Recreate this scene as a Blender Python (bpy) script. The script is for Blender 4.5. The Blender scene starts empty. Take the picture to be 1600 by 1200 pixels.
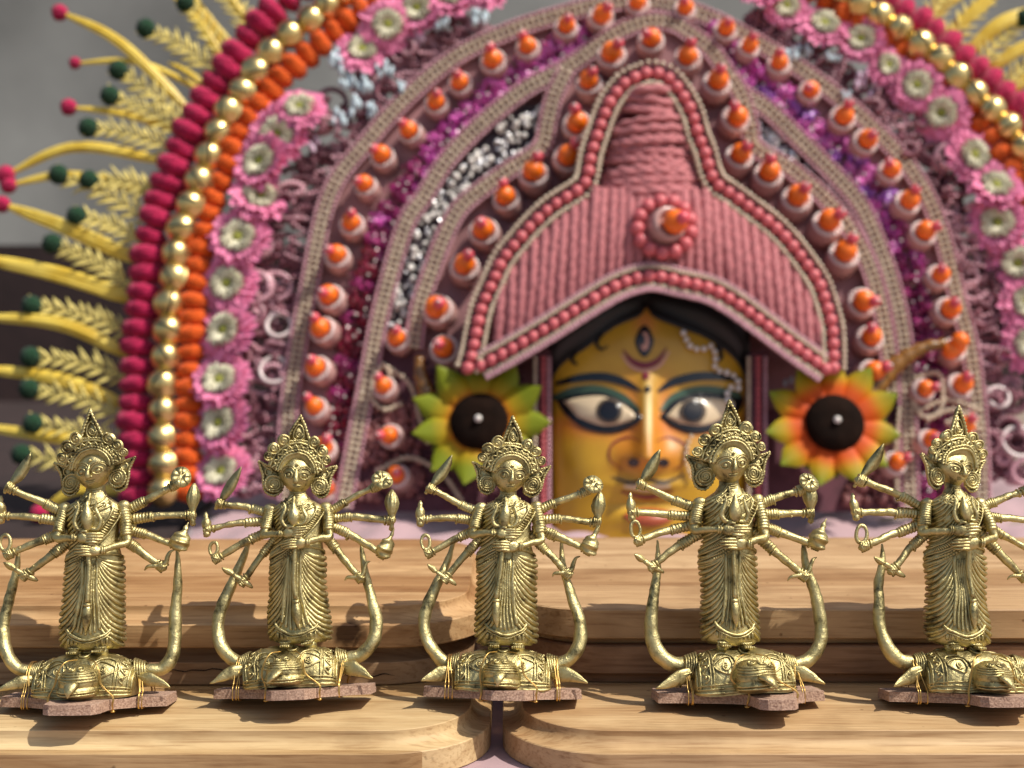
import bpy, math, random
import numpy as np
from math import sin, cos, pi, radians

# ------------------------------------------------------------------ camera, world, sun, exposure
S = 0.01                       # all lengths below are written in centimetres
scene = bpy.context.scene
CAM = np.array([0.0, -76.0, 22.5]); PITCH = radians(4.0); FPX = 1600 * 50 / 36.0
cd = bpy.data.cameras.new('camera'); cam = bpy.data.objects.new('camera', cd)
scene.collection.objects.link(cam); scene.camera = cam
cam.location = CAM * S
cam.rotation_euler = (pi / 2 - PITCH, 0, 0)
cd.lens = 50; cd.sensor_width = 36; cd.clip_start = 0.01; cd.clip_end = 200
cd.dof.use_dof = True; cd.dof.focus_distance = 0.747; cd.dof.aperture_fstop = 7.6

SUN_EL, SUN_FRONT = radians(56), radians(23)     # high, from the right, a little to the camera's side
sun_dir = np.array([cos(SUN_EL) * cos(SUN_FRONT), -cos(SUN_EL) * sin(SUN_FRONT), sin(SUN_EL)])
w = bpy.data.worlds.new('World'); scene.world = w; w.use_nodes = True
nt = w.node_tree; bg = nt.nodes['Background']; sky = nt.nodes.new('ShaderNodeTexSky')
sky.sky_type = 'NISHITA'; sky.sun_disc = False
sky.sun_elevation = SUN_EL
sky.sun_rotation = math.atan2(sun_dir[0], sun_dir[1])
sky.dust_density = 3.0; sky.air_density = 1.2
nt.links.new(sky.outputs[0], bg.inputs[0]); bg.inputs[1].default_value = 0.105
sd = bpy.data.lights.new('sun', 'SUN'); sun = bpy.data.objects.new('sun', sd); scene.collection.objects.link(sun)
sd.energy = 4.6; sd.angle = radians(0.6); sd.color = (1.0, 0.95, 0.85)
from mathutils import Vector, Matrix, Quaternion
sun.rotation_euler = Vector(sun_dir).to_track_quat('Z', 'Y').to_euler()
vs = scene.view_settings
vs.view_transform = 'Standard'; vs.look = 'None'; vs.exposure = 0.0; vs.gamma = 1.0; vs.use_curve_mapping = False
scene.cycles.use_denoising = True
scene.cycles.max_bounces = 6

rnd = random.Random(7)

# ------------------------------------------------------------------ small mesh kit
def lin(c):
    return tuple(((x / 255.0) / 12.92 if x / 255.0 <= 0.04045 else ((x / 255.0 + 0.055) / 1.055) ** 2.4) for x in c)

class MB:
    def __init__(self): self.v = []; self.f = []; self.n = 0
    def add(self, v, f):
        v = np.asarray(v, float); self.v.append(v)
        n = self.n
        self.f.extend([tuple(i + n for i in q) for q in f]); self.n += len(v)
        return self
    def mesh(self, name, mat, smooth=True):
        me = bpy.data.meshes.new(name)
        V = np.concatenate(self.v) * S
        me.from_pydata(V.tolist(), [], self.f)
        if smooth: me.polygons.foreach_set('use_smooth', [True] * len(me.polygons))
        me.materials.append(mat); me.update()
        return me
    def build(self, name, mat, parent=None, smooth=True, kind=None):
        return link(name, self.mesh(name, mat, smooth), parent, kind)

def link(name, me, parent=None, kind=None, loc=None, quat=None, scale=None):
    o = bpy.data.objects.new(name, me); scene.collection.objects.link(o)
    if parent: o.parent = parent
    if kind: o['kind'] = kind
    if loc is not None: o.location = np.asarray(loc) * S
    if quat is not None: o.rotation_mode = 'QUATERNION'; o.rotation_quaternion = quat
    if scale is not None: o.scale = scale if hasattr(scale, '__len__') else (scale,) * 3
    return o

def tag(o, label=None, cat=None, group=None, kind=None):
    if label: o['label'] = label
    if cat: o['category'] = cat
    if group: o['group'] = group
    if kind: o['kind'] = kind
    return o

def empty(name, loc, label, cat, group=None):
    o = bpy.data.objects.new(name, None); scene.collection.objects.link(o)
    o.location = np.asarray(loc) * S; o.empty_display_size = 0.01
    return tag(o, label, cat, group)

def cr(P, n):
    """Catmull-Rom through P, resampled to n points of equal arc length"""
    P = np.asarray(P, float)
    if len(P) == 2: return P[0] + (P[1] - P[0]) * np.linspace(0, 1, n)[:, None]
    Q = np.vstack([2 * P[0] - P[1], P, 2 * P[-1] - P[-2]])
    t = np.linspace(0, 1, 14, endpoint=False)[:, None]; out = []
    for i in range(1, len(Q) - 2):
        a, b, c, d = Q[i - 1:i + 3]
        out.append(.5 * (2 * b + (c - a) * t + (2 * a - 5 * b + 4 * c - d) * t ** 2 + (3 * b - a - 3 * c + d) * t ** 3))
    out = np.vstack(out + [Q[-2:-1]])
    return resample(out, n)

def resample(P, n):
    P = np.asarray(P, float)
    s = np.r_[0, np.cumsum(np.linalg.norm(np.diff(P, axis=0), axis=1))]
    u = np.linspace(0, s[-1], n)
    return np.stack([np.interp(u, s, P[:, k]) for k in range(P.shape[1])], 1)

def plen(P): return float(np.linalg.norm(np.diff(np.asarray(P, float), axis=0), axis=1).sum())

def frames(P, closed=False):
    T = np.gradient(P, axis=0)
    if closed: T = np.roll(P, -1, 0) - np.roll(P, 1, 0)
    T /= np.linalg.norm(T, axis=1)[:, None] + 1e-12
    a = np.array([0, -1.0, 0]) if abs(T[0][1]) < .9 else np.array([0, 0, 1.0])
    N = np.empty_like(T); n = a - T[0] * (a @ T[0]); N[0] = n / np.linalg.norm(n)
    for i in range(1, len(P)):
        n = N[i - 1] - T[i] * (N[i - 1] @ T[i]); N[i] = n / (np.linalg.norm(n) + 1e-12)
    return T, N, np.cross(T, N)

def tube(m, P, r, seg=8, squash=1.0, lobes=0, amp=0.0, pitch=None, caps=True, closed=False):
    P = np.asarray(P, float); n = len(P)
    r = np.full(n, r) if np.isscalar(r) else np.asarray(r, float)
    T, N, B = frames(P, closed)
    th = np.linspace(0, 2 * pi, seg, endpoint=False)
    s = np.r_[0, np.cumsum(np.linalg.norm(np.diff(P, axis=0), axis=1))]
    R = r[:, None] * np.ones(seg)
    if lobes: R = R * (1 + amp * np.cos(lobes * th[None] - (2 * pi * s / pitch)[:, None]))
    V = P[:, None] + N[:, None] * (R * np.cos(th) * squash)[..., None] + B[:, None] * (R * np.sin(th))[..., None]
    V = V.reshape(-1, 3); F = []
    rng = n if closed else n - 1
    for i in range(rng):
        a = i * seg; b = ((i + 1) % n) * seg
        for k in range(seg):
            k2 = (k + 1) % seg
            F.append((a + k, a + k2, b + k2, b + k))
    if caps and not closed:
        V = np.vstack([V, P[0] - T[0] * r[0] * .5, P[-1] + T[-1] * r[-1] * .5])
        c0, c1 = n * seg, n * seg + 1; e = (n - 1) * seg
        for k in range(seg):
            k2 = (k + 1) % seg
            F.append((k2, k, c0)); F.append((e + k, e + k2, c1))
    m.add(V, F); return m

def rope(m, P, r, pitch=None, seg=8, amp=.28):
    pitch = pitch or r * 2.2
    L = plen(P); P = resample(P, max(6, int(L / pitch * 5)))
    return tube(m, P, r, seg, lobes=2, amp=amp, pitch=pitch)

def wire(m, P, r, n=None, seg=6, squash=1.0):
    P = np.asarray(P, float); n = n or max(6, int(plen(P) / max(r, .03) / 1.6))
    return tube(m, cr(P, n), r, seg, squash)

def ring(m, c, ax1, ax2, R, r, n=20, seg=6):
    a = np.linspace(0, 2 * pi, n, endpoint=False)[:, None]
    return tube(m, np.asarray(c) + R * (np.cos(a) * np.asarray(ax1) + np.sin(a) * np.asarray(ax2)), r, seg, closed=True)

def ball(m, c, r, nu=12, nv=8, rot=None):
    r = np.array([r, r, r], float) if np.isscalar(r) else np.asarray(r, float)
    V = [(0, 0, 1)]
    for j in range(1, nv):
        ph = pi * j / nv
        for i in range(nu): V.append((sin(ph) * cos(2 * pi * i / nu), sin(ph) * sin(2 * pi * i / nu), cos(ph)))
    V.append((0, 0, -1)); V = np.array(V) * r
    if rot is not None: V = V @ np.asarray(rot).T
    F = [(0, 1 + i, 1 + (i + 1) % nu) for i in range(nu)]
    for j in range(nv - 2):
        a = 1 + j * nu
        F += [(a + i, a + nu + i, a + nu + (i + 1) % nu, a + (i + 1) % nu) for i in range(nu)]
    e = len(V) - 1; a = 1 + (nv - 2) * nu
    F += [(e, a + (i + 1) % nu, a + i) for i in range(nu)]
    m.add(V + np.asarray(c, float), F); return m

def basis(ax):
    """rotation matrix whose third column is ax"""
    z = np.asarray(ax, float); z = z / np.linalg.norm(z)
    a = np.array([1.0, 0, 0]) if abs(z[0]) < .9 else np.array([0, 1.0, 0])
    x = np.cross(a, z); x /= np.linalg.norm(x)
    return np.stack([x, np.cross(z, x), z], 1)

def lathe(m, prof, c=(0, 0, 0), ax=(0, 0, 1), nu=20, fn=None):
    prof = np.asarray(prof, float); R = basis(ax); n = len(prof)
    th = np.linspace(0, 2 * pi, nu, endpoint=False)
    rr = prof[:, 0][:, None] * np.ones(nu)
    if fn is not None: rr = rr * fn(th[None], prof[:, 1][:, None])
    V = np.stack([rr * np.cos(th), rr * np.sin(th), prof[:, 1][:, None] * np.ones(nu)], -1).reshape(-1, 3)
    F = [(a * nu + k, a * nu + (k + 1) % nu, (a + 1) * nu + (k + 1) % nu, (a + 1) * nu + k) for a in range(n - 1) for k in range(nu)]
    F.append(tuple(range(nu - 1, -1, -1))); F.append(tuple((n - 1) * nu + k for k in range(nu)))
    m.add(V @ R.T + np.asarray(c, float), F); return m

def plate(m, poly, thick, to3):
    """closed prism: poly of 2-D points, to3(p, depth) -> 3-D"""
    from mathutils.geometry import tessellate_polygon
    poly = np.asarray(poly, float); n = len(poly)
    tri = tessellate_polygon([[Vector((p[0], p[1], 0)) for p in poly]])
    V = [to3(p, 0) for p in poly] + [to3(p, thick) for p in poly]
    F = [tuple(t) for t in tri] + [tuple(i + n for i in reversed(t)) for t in tri]
    F += [(i, i + n, (i + 1) % n + n, (i + 1) % n) for i in range(n)]
    m.add(V, F); return m

def spiral(m, c, R, r, turns=2.6, to3=None, ax1=(1, 0, 0), ax2=(0, 0, 1), start=0.0, hand=1, seg=6):
    n = int(16 * turns); t = np.linspace(0.06, 1, n)
    a = start + hand * 2 * pi * turns * t
    P = np.asarray(c) + (R * t * np.cos(a))[:, None] * np.asarray(ax1) + (R * t * np.sin(a))[:, None] * np.asarray(ax2)
    return tube(m, P, r, seg)

# ------------------------------------------------------------------ materials
def mat(name, col, rough=.6, metal=0.0, spec=.5, vary=0.0, vscale=40, bump=0.0, bscale=200, sheen=0.0, trans=0.0, col2=None, coat=0.0, bdist=.001):
    M = bpy.data.materials.new(name); M.use_nodes = True
    t = M.node_tree; b = t.nodes['Principled BSDF']
    c = lin(col) if max(col) > 1 else tuple(col)
    b.inputs['Base Color'].default_value = (*c, 1); b.inputs['Roughness'].default_value = rough
    b.inputs['Metallic'].default_value = metal; b.inputs['Specular IOR Level'].default_value = spec
    b.inputs['Sheen Weight'].default_value = sheen; b.inputs['Coat Weight'].default_value = coat
    b.inputs['Transmission Weight'].default_value = trans
    if vary or bump:
        tc = t.nodes.new('ShaderNodeTexCoord')
    if vary:
        nz = t.nodes.new('ShaderNodeTexNoise'); nz.inputs['Scale'].default_value = vscale; nz.inputs['Detail'].default_value = 5
        t.links.new(tc.outputs['Object'], nz.inputs['Vector'])
        mr = t.nodes.new('ShaderNodeValToRGB')
        c2 = lin(col2) if col2 is not None else tuple(x * (1 - vary) for x in c)
        mr.color_ramp.elements[0].position = .36; mr.color_ramp.elements[1].position = .62
        mr.color_ramp.elements[0].color = (*c2, 1); mr.color_ramp.elements[1].color = (*c, 1)
        t.links.new(nz.outputs['Fac'], mr.inputs['Fac']); t.links.new(mr.outputs['Color'], b.inputs['Base Color'])
    if bump:
        nb = t.nodes.new('ShaderNodeTexNoise'); nb.inputs['Scale'].default_value = bscale; nb.inputs['Detail'].default_value = 4
        t.links.new(tc.outputs['Object'], nb.inputs['Vector'])
        bp = t.nodes.new('ShaderNodeBump'); bp.inputs['Strength'].default_value = bump; bp.inputs['Distance'].default_value = bdist
        t.links.new(nb.outputs['Fac'], bp.inputs['Height']); t.links.new(bp.outputs['Normal'], b.inputs['Normal'])
    return M

def brass_mat():
    M = bpy.data.materials.new('cast_brass'); M.use_nodes = True
    t = M.node_tree; b = t.nodes['Principled BSDF']; L = t.links.new
    b.inputs['Metallic'].default_value = 1.0
    tc = t.nodes.new('ShaderNodeTexCoord')
    n1 = t.nodes.new('ShaderNodeTexNoise'); n1.inputs['Scale'].default_value = 110; n1.inputs['Detail'].default_value = 9; n1.inputs['Roughness'].default_value = .68
    L(tc.outputs['Object'], n1.inputs['Vector'])
    cr1 = t.nodes.new('ShaderNodeValToRGB'); e = cr1.color_ramp.elements
    e[0].position = .34; e[0].color = (.13, .105, .05, 1)
    e[1].position = .66; e[1].color = (.66, .565, .285, 1)
    x = cr1.color_ramp.elements.new(.46); x.color = (.50, .42, .195, 1)
    L(n1.outputs['Fac'], cr1.inputs['Fac']); L(cr1.outputs['Color'], b.inputs['Base Color'])
    n2 = t.nodes.new('ShaderNodeTexNoise'); n2.inputs['Scale'].default_value = 260; n2.inputs['Detail'].default_value = 3
    L(tc.outputs['Object'], n2.inputs['Vector'])
    mp = t.nodes.new('ShaderNodeMapRange'); mp.inputs['To Min'].default_value = .32; mp.inputs['To Max'].default_value = .58
    L(n2.outputs['Fac'], mp.inputs['Value']); L(mp.outputs['Result'], b.inputs['Roughness'])
    n3 = t.nodes.new('ShaderNodeTexNoise'); n3.inputs['Scale'].default_value = 420; n3.inputs['Detail'].default_value = 5; n3.inputs['Roughness'].default_value = .65
    L(tc.outputs['Object'], n3.inputs['Vector'])
    bp = t.nodes.new('ShaderNodeBump'); bp.inputs['Strength'].default_value = .7; bp.inputs['Distance'].default_value = .0008
    L(n3.outputs['Fac'], bp.inputs['Height']); L(bp.outputs['Normal'], b.inputs['Normal'])
    return M

def wood_mat(name, light, dark, strip=5.2, seed=0.0, rough=.55, knots=(), strength=1.0):
    """edge-glued board: strips across y, grain along x"""
    M = bpy.data.materials.new(name); M.use_nodes = True
    t = M.node_tree; b = t.nodes['Principled BSDF']; L = t.links.new; N = t.nodes.new
    tc = N('ShaderNodeTexCoord'); sp = N('ShaderNodeSeparateXYZ'); L(tc.outputs['Object'], sp.inputs[0])
    d = N('ShaderNodeMath'); d.operation = 'MULTIPLY_ADD'; d.inputs[1].default_value = 1 / (strip * S); d.inputs[2].default_value = seed * 1.37 + .21
    L(sp.outputs['Y'], d.inputs[0])
    fl = N('ShaderNodeMath'); fl.operation = 'FLOOR'; L(d.outputs[0], fl.inputs[0])
    wn = N('ShaderNodeTexWhiteNoise'); wn.noise_dimensions = '1D'
    ad = N('ShaderNodeMath'); ad.operation = 'ADD'; ad.inputs[1].default_value = seed * 7.7; L(fl.outputs[0], ad.inputs[0]); L(ad.outputs[0], wn.inputs['W'])
    # grain coordinates, shifted for every strip
    cx = N('ShaderNodeCombineXYZ'); sh = N('ShaderNodeMath'); sh.operation = 'MULTIPLY'; sh.inputs[1].default_value = 3.0
    L(wn.outputs['Value'], sh.inputs[0]); L(sh.outputs[0], cx.inputs[0]); L(sh.outputs[0], cx.inputs[2])
    va = N('ShaderNodeVectorMath'); va.operation = 'ADD'; L(tc.outputs['Object'], va.inputs[0]); L(cx.outputs[0], va.inputs[1])
    mp = N('ShaderNodeMapping'); mp.inputs['Scale'].default_value = (2.2, 16, 16); L(va.outputs[0], mp.inputs['Vector'])
    g = N('ShaderNodeTexNoise'); g.inputs['Scale'].default_value = 2.2; g.inputs['Detail'].default_value = 7; g.inputs['Roughness'].default_value = .62; g.inputs['Distortion'].default_value = 1.4
    L(mp.outputs[0], g.inputs['Vector'])
    mp2 = N('ShaderNodeMapping'); mp2.inputs['Scale'].default_value = (9, 190, 190); L(va.outputs[0], mp2.inputs['Vector'])
    g2 = N('ShaderNodeTexNoise'); g2.inputs['Scale'].default_value = 3.0; g2.inputs['Detail'].default_value = 5
    L(mp2.outputs[0], g2.inputs['Vector'])
    r1 = N('ShaderNodeValToRGB'); e = r1.color_ramp.elements
    e[0].position = .30; e[0].color = (*lin(dark), 1); e[1].position = .62; e[1].color = (*lin(light), 1)
    L(g.outputs['Fac'], r1.inputs['Fac'])
    # strip tint
    r2 = N('ShaderNodeValToRGB'); e = r2.color_ramp.elements
    e[0].position = 0; e[0].color = (.70, .58, .46, 1); e[1].position = 1; e[1].color = (1.14, 1.15, 1.16, 1)
    L(wn.outputs['Value'], r2.inputs['Fac'])
    m1 = N('ShaderNodeMix'); m1.data_type = 'RGBA'; m1.blend_type = 'MULTIPLY'; m1.inputs['Factor'].default_value = .85 * strength
    L(r1.outputs[0], m1.inputs[6]); L(r2.outputs[0], m1.inputs[7])
    r3 = N('ShaderNodeValToRGB'); e = r3.color_ramp.elements
    e[0].position = .30; e[0].color = (.62, .53, .46, 1); e[1].position = .50; e[1].color = (1, 1, 1, 1)
    L(g2.outputs['Fac'], r3.inputs['Fac'])
    m2 = N('ShaderNodeMix'); m2.data_type = 'RGBA'; m2.blend_type = 'MULTIPLY'; m2.inputs['Factor'].default_value = .75
    L(m1.outputs[2], m2.inputs[6]); L(r3.outputs[0], m2.inputs[7])
    # grime specks and grey smudges
    g4 = N('ShaderNodeTexNoise'); g4.inputs['Scale'].default_value = 26; g4.inputs['Detail'].default_value = 6
    L(tc.outputs['Object'], g4.inputs['Vector'])
    r4 = N('ShaderNodeValToRGB'); e = r4.color_ramp.elements
    e[0].position = .28; e[0].color = (.70, .66, .62, 1); e[1].position = .50; e[1].color = (1, 1, 1, 1)
    L(g4.outputs['Fac'], r4.inputs['Fac'])
    m4 = N('ShaderNodeMix'); m4.data_type = 'RGBA'; m4.blend_type = 'MULTIPLY'; m4.inputs['Factor'].default_value = .8
    L(m2.outputs[2], m4.inputs[6]); L(r4.outputs[0], m4.inputs[7])
    vo = N('ShaderNodeTexVoronoi'); vo.inputs['Scale'].default_value = 55; vo.inputs['Randomness'].default_value = 1
    L(tc.outputs['Object'], vo.inputs['Vector'])
    r5 = N('ShaderNodeValToRGB'); e = r5.color_ramp.elements
    e[0].position = .035; e[0].color = (.35, .25, .18, 1); e[1].position = .07; e[1].color = (1, 1, 1, 1)
    L(vo.outputs['Distance'], r5.inputs['Fac'])
    m5 = N('ShaderNodeMix'); m5.data_type = 'RGBA'; m5.blend_type = 'MULTIPLY'; m5.inputs['Factor'].default_value = .7
    L(m4.outputs[2], m5.inputs[6]); L(r5.outputs[0], m5.inputs[7])
    out = m5.outputs[2]
    for (kx, ky, kz, kr) in knots:
        ds = N('ShaderNodeVectorMath'); ds.operation = 'DISTANCE'; ds.inputs[1].default_value = (kx * S, ky * S, kz * S)
        nv = N('ShaderNodeTexNoise'); nv.inputs['Scale'].default_value = 120; L(tc.outputs['Object'], nv.inputs['Vector'])
        sc = N('ShaderNodeVectorMath'); sc.operation = 'SCALE'; sc.inputs['Scale'].default_value = .012; L(nv.outputs['Color'], sc.inputs[0])
        av = N('ShaderNodeVectorMath'); av.operation = 'ADD'; L(tc.outputs['Object'], av.inputs[0]); L(sc.outputs[0], av.inputs[1])
        L(av.outputs[0], ds.inputs[0])
        rk = N('ShaderNodeValToRGB'); e = rk.color_ramp.elements
        e[0].position = .0; e[0].color = (.07, .04, .025, 1); e[1].position = 1; e[1].color = (1, 1, 1, 1)
        mk = N('ShaderNodeMapRange'); mk.inputs['From Min'].default_value = kr * S * .8; mk.inputs['From Max'].default_value = kr * S * 1.5
        L(ds.outputs['Value'], mk.inputs['Value']); L(mk.outputs['Result'], rk.inputs['Fac'])
        mm = N('ShaderNodeMix'); mm.data_type = 'RGBA'; mm.blend_type = 'MULTIPLY'; mm.inputs['Factor'].default_value = .95
        L(out, mm.inputs[6]); L(rk.outputs[0], mm.inputs[7]); out = mm.outputs[2]
    L(out, b.inputs['Base Color'])
    b.inputs['Roughness'].default_value = rough; b.inputs['Specular IOR Level'].default_value = .25
    bp = N('ShaderNodeBump'); bp.inputs['Strength'].default_value = .35; bp.inputs['Distance'].default_value = .0006
    L(g2.outputs['Fac'], bp.inputs['Height']); L(bp.outputs['Normal'], b.inputs['Normal'])
    return M

BRASS = brass_mat()
# ------------------------------------------------------------------ the setting
M_ground = mat('pale_ground', (150, 134, 120), rough=.9, vary=.4, vscale=6, bump=.3, bscale=40)
m = MB(); m.add([(-9000, -9000, -3.4), (9000, -9000, -3.4), (9000, 9000, -3.4), (-9000, 9000, -3.4)], [(0, 1, 2, 3)])
m.build('ground', M_ground, kind='structure', smooth=False)

M_wall = mat('grey_render', (162, 162, 158), rough=.95, vary=.5, vscale=1.3, bump=.2, bscale=20)
m = MB()
V = [(-420, 330, -3.4), (420, 330, -3.4), (420, 330, 340), (-420, 330, 340), (-420, 350, -3.4), (420, 350, -3.4), (420, 350, 340), (-420, 350, 340)]
m.add(V, [(0, 1, 2, 3), (7, 6, 5, 4), (0, 4, 5, 1), (2, 6, 7, 3), (0, 3, 7, 4), (1, 5, 6, 2)])
o = m.build('wall', M_wall, smooth=False); tag(o, 'plain grey rendered wall far behind the mask', 'wall', kind='structure')

M_panel = mat('dark_brown_board', (56, 38, 36), rough=.8, vary=.35, vscale=14, bump=.2)
m = MB()
z1 = 31.0
V = [(-260, 232, -3.4), (260, 232, -3.4), (260, 232, z1), (-260, 232, z1), (-260, 240, -3.4), (260, 240, -3.4), (260, 240, z1), (-260, 240, z1)]
m.add(V, [(0, 1, 2, 3), (7, 6, 5, 4), (0, 4, 5, 1), (2, 6, 7, 3), (0, 3, 7, 4), (1, 5, 6, 2)])
o = m.build('low_partition', M_panel, smooth=False); tag(o, 'low dark brown partition standing behind the mask and its yellow leaves', 'partition')

# pale cloth the boards and the mask stand on: a rumpled sheet
M_cloth = mat('pale_pink_cloth', (176, 146, 150), rough=.9, vary=.12, vscale=30, sheen=.2, bump=.25, bscale=300)
nx, ny = 120, 110; m = MB()
X = np.linspace(-34, 62, nx); Y = np.linspace(-16, 112, ny); gx, gy = np.meshgrid(X, Y)
lift = np.clip((gy - 30) / 20, 0, 1)
gz = -2.22 + lift * (.5 * np.sin(gx * .42 + .6 * np.sin(gy * .21)) + .7 * np.sin(gy * .33 + gx * .09) + .35 * np.sin(gx * .9 - gy * .5) - .2)
gz = np.minimum(gz, -2.22 + lift * 1.2)
gxx = gx + .8 * np.sin(gy * .3) * (np.abs(gx - 14) > 45)
top = np.stack([gxx, gy, gz], -1).reshape(-1, 3)
F = [(j * nx + i, j * nx + i + 1, (j + 1) * nx + i + 1, (j + 1) * nx + i) for j in range(ny - 1) for i in range(nx - 1)]
m.add(top, F)
o = m.build('cloth', M_cloth); tag(o, 'rumpled pale pink cloth spread under the boards and the mask', 'cloth')
sm = o.modifiers.new('thick', 'SOLIDIFY'); sm.thickness = .004; sm.offset = -1

M_mat = mat('dark_brown_mat', (48, 32, 30), rough=.95, vary=.3, vscale=20)
m = MB(); plate(m, [(-190, 26), (-33, 26), (-36, 115), (60, 116), (60, 229), (-190, 229)], .5, lambda p, d: (p[0], p[1], -3.1 - d + .5 + .35 * 0))
o = m.build('floor_mat', M_mat, smooth=False); tag(o, 'dark brown mat on the ground under the yellow leaves', 'mat')

# ------------------------------------------------------------------ chopping boards
def rrect(x0, x1, y0, y1, r, k=9):
    P = []
    for cx, cy, a0 in ((x1 - r, y0 + r, -90), (x1 - r, y1 - r, 0), (x0 + r, y1 - r, 90), (x0 + r, y0 + r, 180)):
        for i in range(k + 1):
            a = radians(a0 + 90 * i / k); P.append((cx + r * cos(a), cy + r * sin(a)))
    return P

def board(x0, x1, y0, y1, z0, th, material, label, cove=True, flip=False, r=5.5, inset=1.08, drop=.86, group='chopping boards laid in two stacks'):
    prof = [(0.08, 0), (0.0, .07)]
    if cove:
        lip = th - drop
        prof += [(0.0, lip - .05), (.05, lip)]
        for i in range(1, 9):
            a = radians(90 * i / 8.0)
            prof.append((.05 + (inset - .08) * sin(a), lip + (drop - .20) * (1 - cos(a))))
        prof += [(inset - .02, th - .03), (inset + .02, th)]
    else:
        prof += [(0.0, th - .1), (.03, th - .03), (.10, th)]
    if flip: prof = [(i, th - z) for i, z in reversed(prof)]
    m = MB(); V = []; k = None
    for i, z in prof:
        L_ = rrect(x0 + i, x1 - i, y0 + i, y1 - i, max(r - i, .4), 12); k = len(L_)
        V += [(x - (x0 + x1) / 2, y - (y0 + y1) / 2, z) for x, y in L_]
    F = [(a * k + j, a * k + (j + 1) % k, (a + 1) * k + (j + 1) % k, (a + 1) * k + j) for a in range(len(prof) - 1) for j in range(k)]
    F.append(tuple(range(k - 1, -1, -1))); F.append(tuple((len(prof) - 1) * k + j for j in range(k)))
    m.add(V, F)
    o = m.build('chopping_board', material, smooth=False)
    o.location = ((x0 + x1) / 2 * S, (y0 + y1) / 2 * S, z0 * S)
    for p in o.data.polygons: p.use_smooth = len(p.vertices) == 4
    o.data.set_sharp_from_angle(angle=radians(32))
    return tag(o, label, 'board', group)

W1 = wood_mat('wood_front_left', (202, 176, 132), (160, 126, 84), strip=3.3, seed=1.0, knots=[(4.6, -11.9, .9, .3), (20.4, -10.6, 1.5, .25)])
W2 = wood_mat('wood_front_right', (196, 166, 124), (158, 122, 82), strip=6.5, seed=2.0, knots=[(13.2, -11.6, 1.6, .3), (21.5, -10.2, 2.1, .22)])
W3 = wood_mat('wood_mid_left', (176, 148, 116), (132, 102, 76), strip=30, seed=3.0, strength=.5)
W4 = wood_mat('wood_top_left', (194, 158, 114), (152, 112, 72), strip=4.7, seed=4.6, knots=[(14.7, -11.3, 1.5, .8), (-9.5, -10.5, 2.1, .35)])
W5 = wood_mat('wood_mid_right', (154, 120, 92), (114, 82, 60), strip=30, seed=5.0, strength=.5)
W6 = wood_mat('wood_top_right', (194, 162, 122), (154, 120, 84), strip=5.0, seed=6.4)
board(-47, -1.15, -6.5, 18, -2.2, 2.2, W1, 'pale front board with coved edge under the two figurines on the left')
board(-0.5, 45, -6.5, 18, -2.2, 2.2, W2, 'front board with coved edge under the two figurines on the right')
board(-46, -2.2, 2.5, 25, 0.04, 2.16, W3, 'cracked coved board lying second from top in the left stack')
board(-45, -1.5, 2.3, 25.5, 2.22, 2.18, W4, 'topmost coved board of the left stack with a dark knot')
board(-.2, 46, 2.7, 25, 0.04, 2.2, W5, 'dark brown board under the topmost one in the right stack', flip=True, drop=.6, inset=.5)
board(-.3, 47, 2.5, 25.3, 2.26, 2.1, W6, 'topmost square-edged board of the right stack', flip=True, drop=.45, inset=.8, r=5)

M_crack = mat('crack_dark', (34, 22, 16), rough=1.0)
mid = [o for o in scene.objects if o.get('label', '').startswith('cracked')][0]
for (x0, x1, z) in ((-3.5, 11.5, 1.0), (13.5, 17.5, .62)):
    n = 40; xs = np.linspace(x0, x1, n); m = MB()
    tube(m, np.stack([xs, -11.27 + 0 * xs, z + .06 * np.sin(xs * 1.9) + .05 * np.sin(xs * 5.3) - .012 * (xs - x0)], 1), .03 * np.interp(np.linspace(0, 1, n), [0, .15, .5, .8, 1], [.3, 1, .7, 1.1, .2]), 6)
    m.build('crack', M_crack, mid)
M_stone = mat('white_stone', (214, 208, 198), rough=.7, vary=.15, vscale=60)
m = MB(); ball(m, (-2.3, 54, -1.35), (.95, .8, .85), 16, 10); o = m.build('pebble', M_stone); tag(o, 'small white pebble seen between the board stacks', 'pebble')
# ------------------------------------------------------------------ brass figurines
M_ply = mat('sawn_ply', (188, 156, 134), rough=.9, vary=.5, vscale=900, bump=.7, bscale=1600, col2=(142, 110, 92), bdist=.0008)
M_wire = mat('brass_thread', (.62, .40, .13), rough=.38, metal=1.0)

_za = [3.6, 3.75, 4.1, 4.6, 5.6, 6.6, 7.4, 8.0, 8.5, 9.0, 9.5, 10.1, 10.7, 11.1, 11.35, 11.6, 11.9, 12.5]
_ra = [1.36, 1.50, 1.60, 1.60, 1.55, 1.52, 1.52, 1.53, 1.47, 1.36, 1.30, 1.32, 1.42, 1.42, 1.14, .70, .50, .46]
_rb = [1.00, 1.12, 1.22, 1.18, 1.10, 1.05, 1.02, 1.02, .98, .92, .90, .96, .98, .86, .72, .52, .42, .42]
def body_pt(th, z, off=0.0):
    a = np.interp(z, _za, _ra) + off; b = np.interp(z, _za, _rb) + off
    return np.stack([a * np.sin(th), -b * np.cos(th), np.asarray(z) + 0 * np.asarray(th)], -1)

def on_body(pts, off=0.0, n=20):
    """pts = (degrees, z) polyline drawn over the dress"""
    Q = cr(np.array([(t, z, 0) for t, z in pts], float), n)
    return body_pt(np.radians(Q[:, 0]), Q[:, 1], off)

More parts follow.
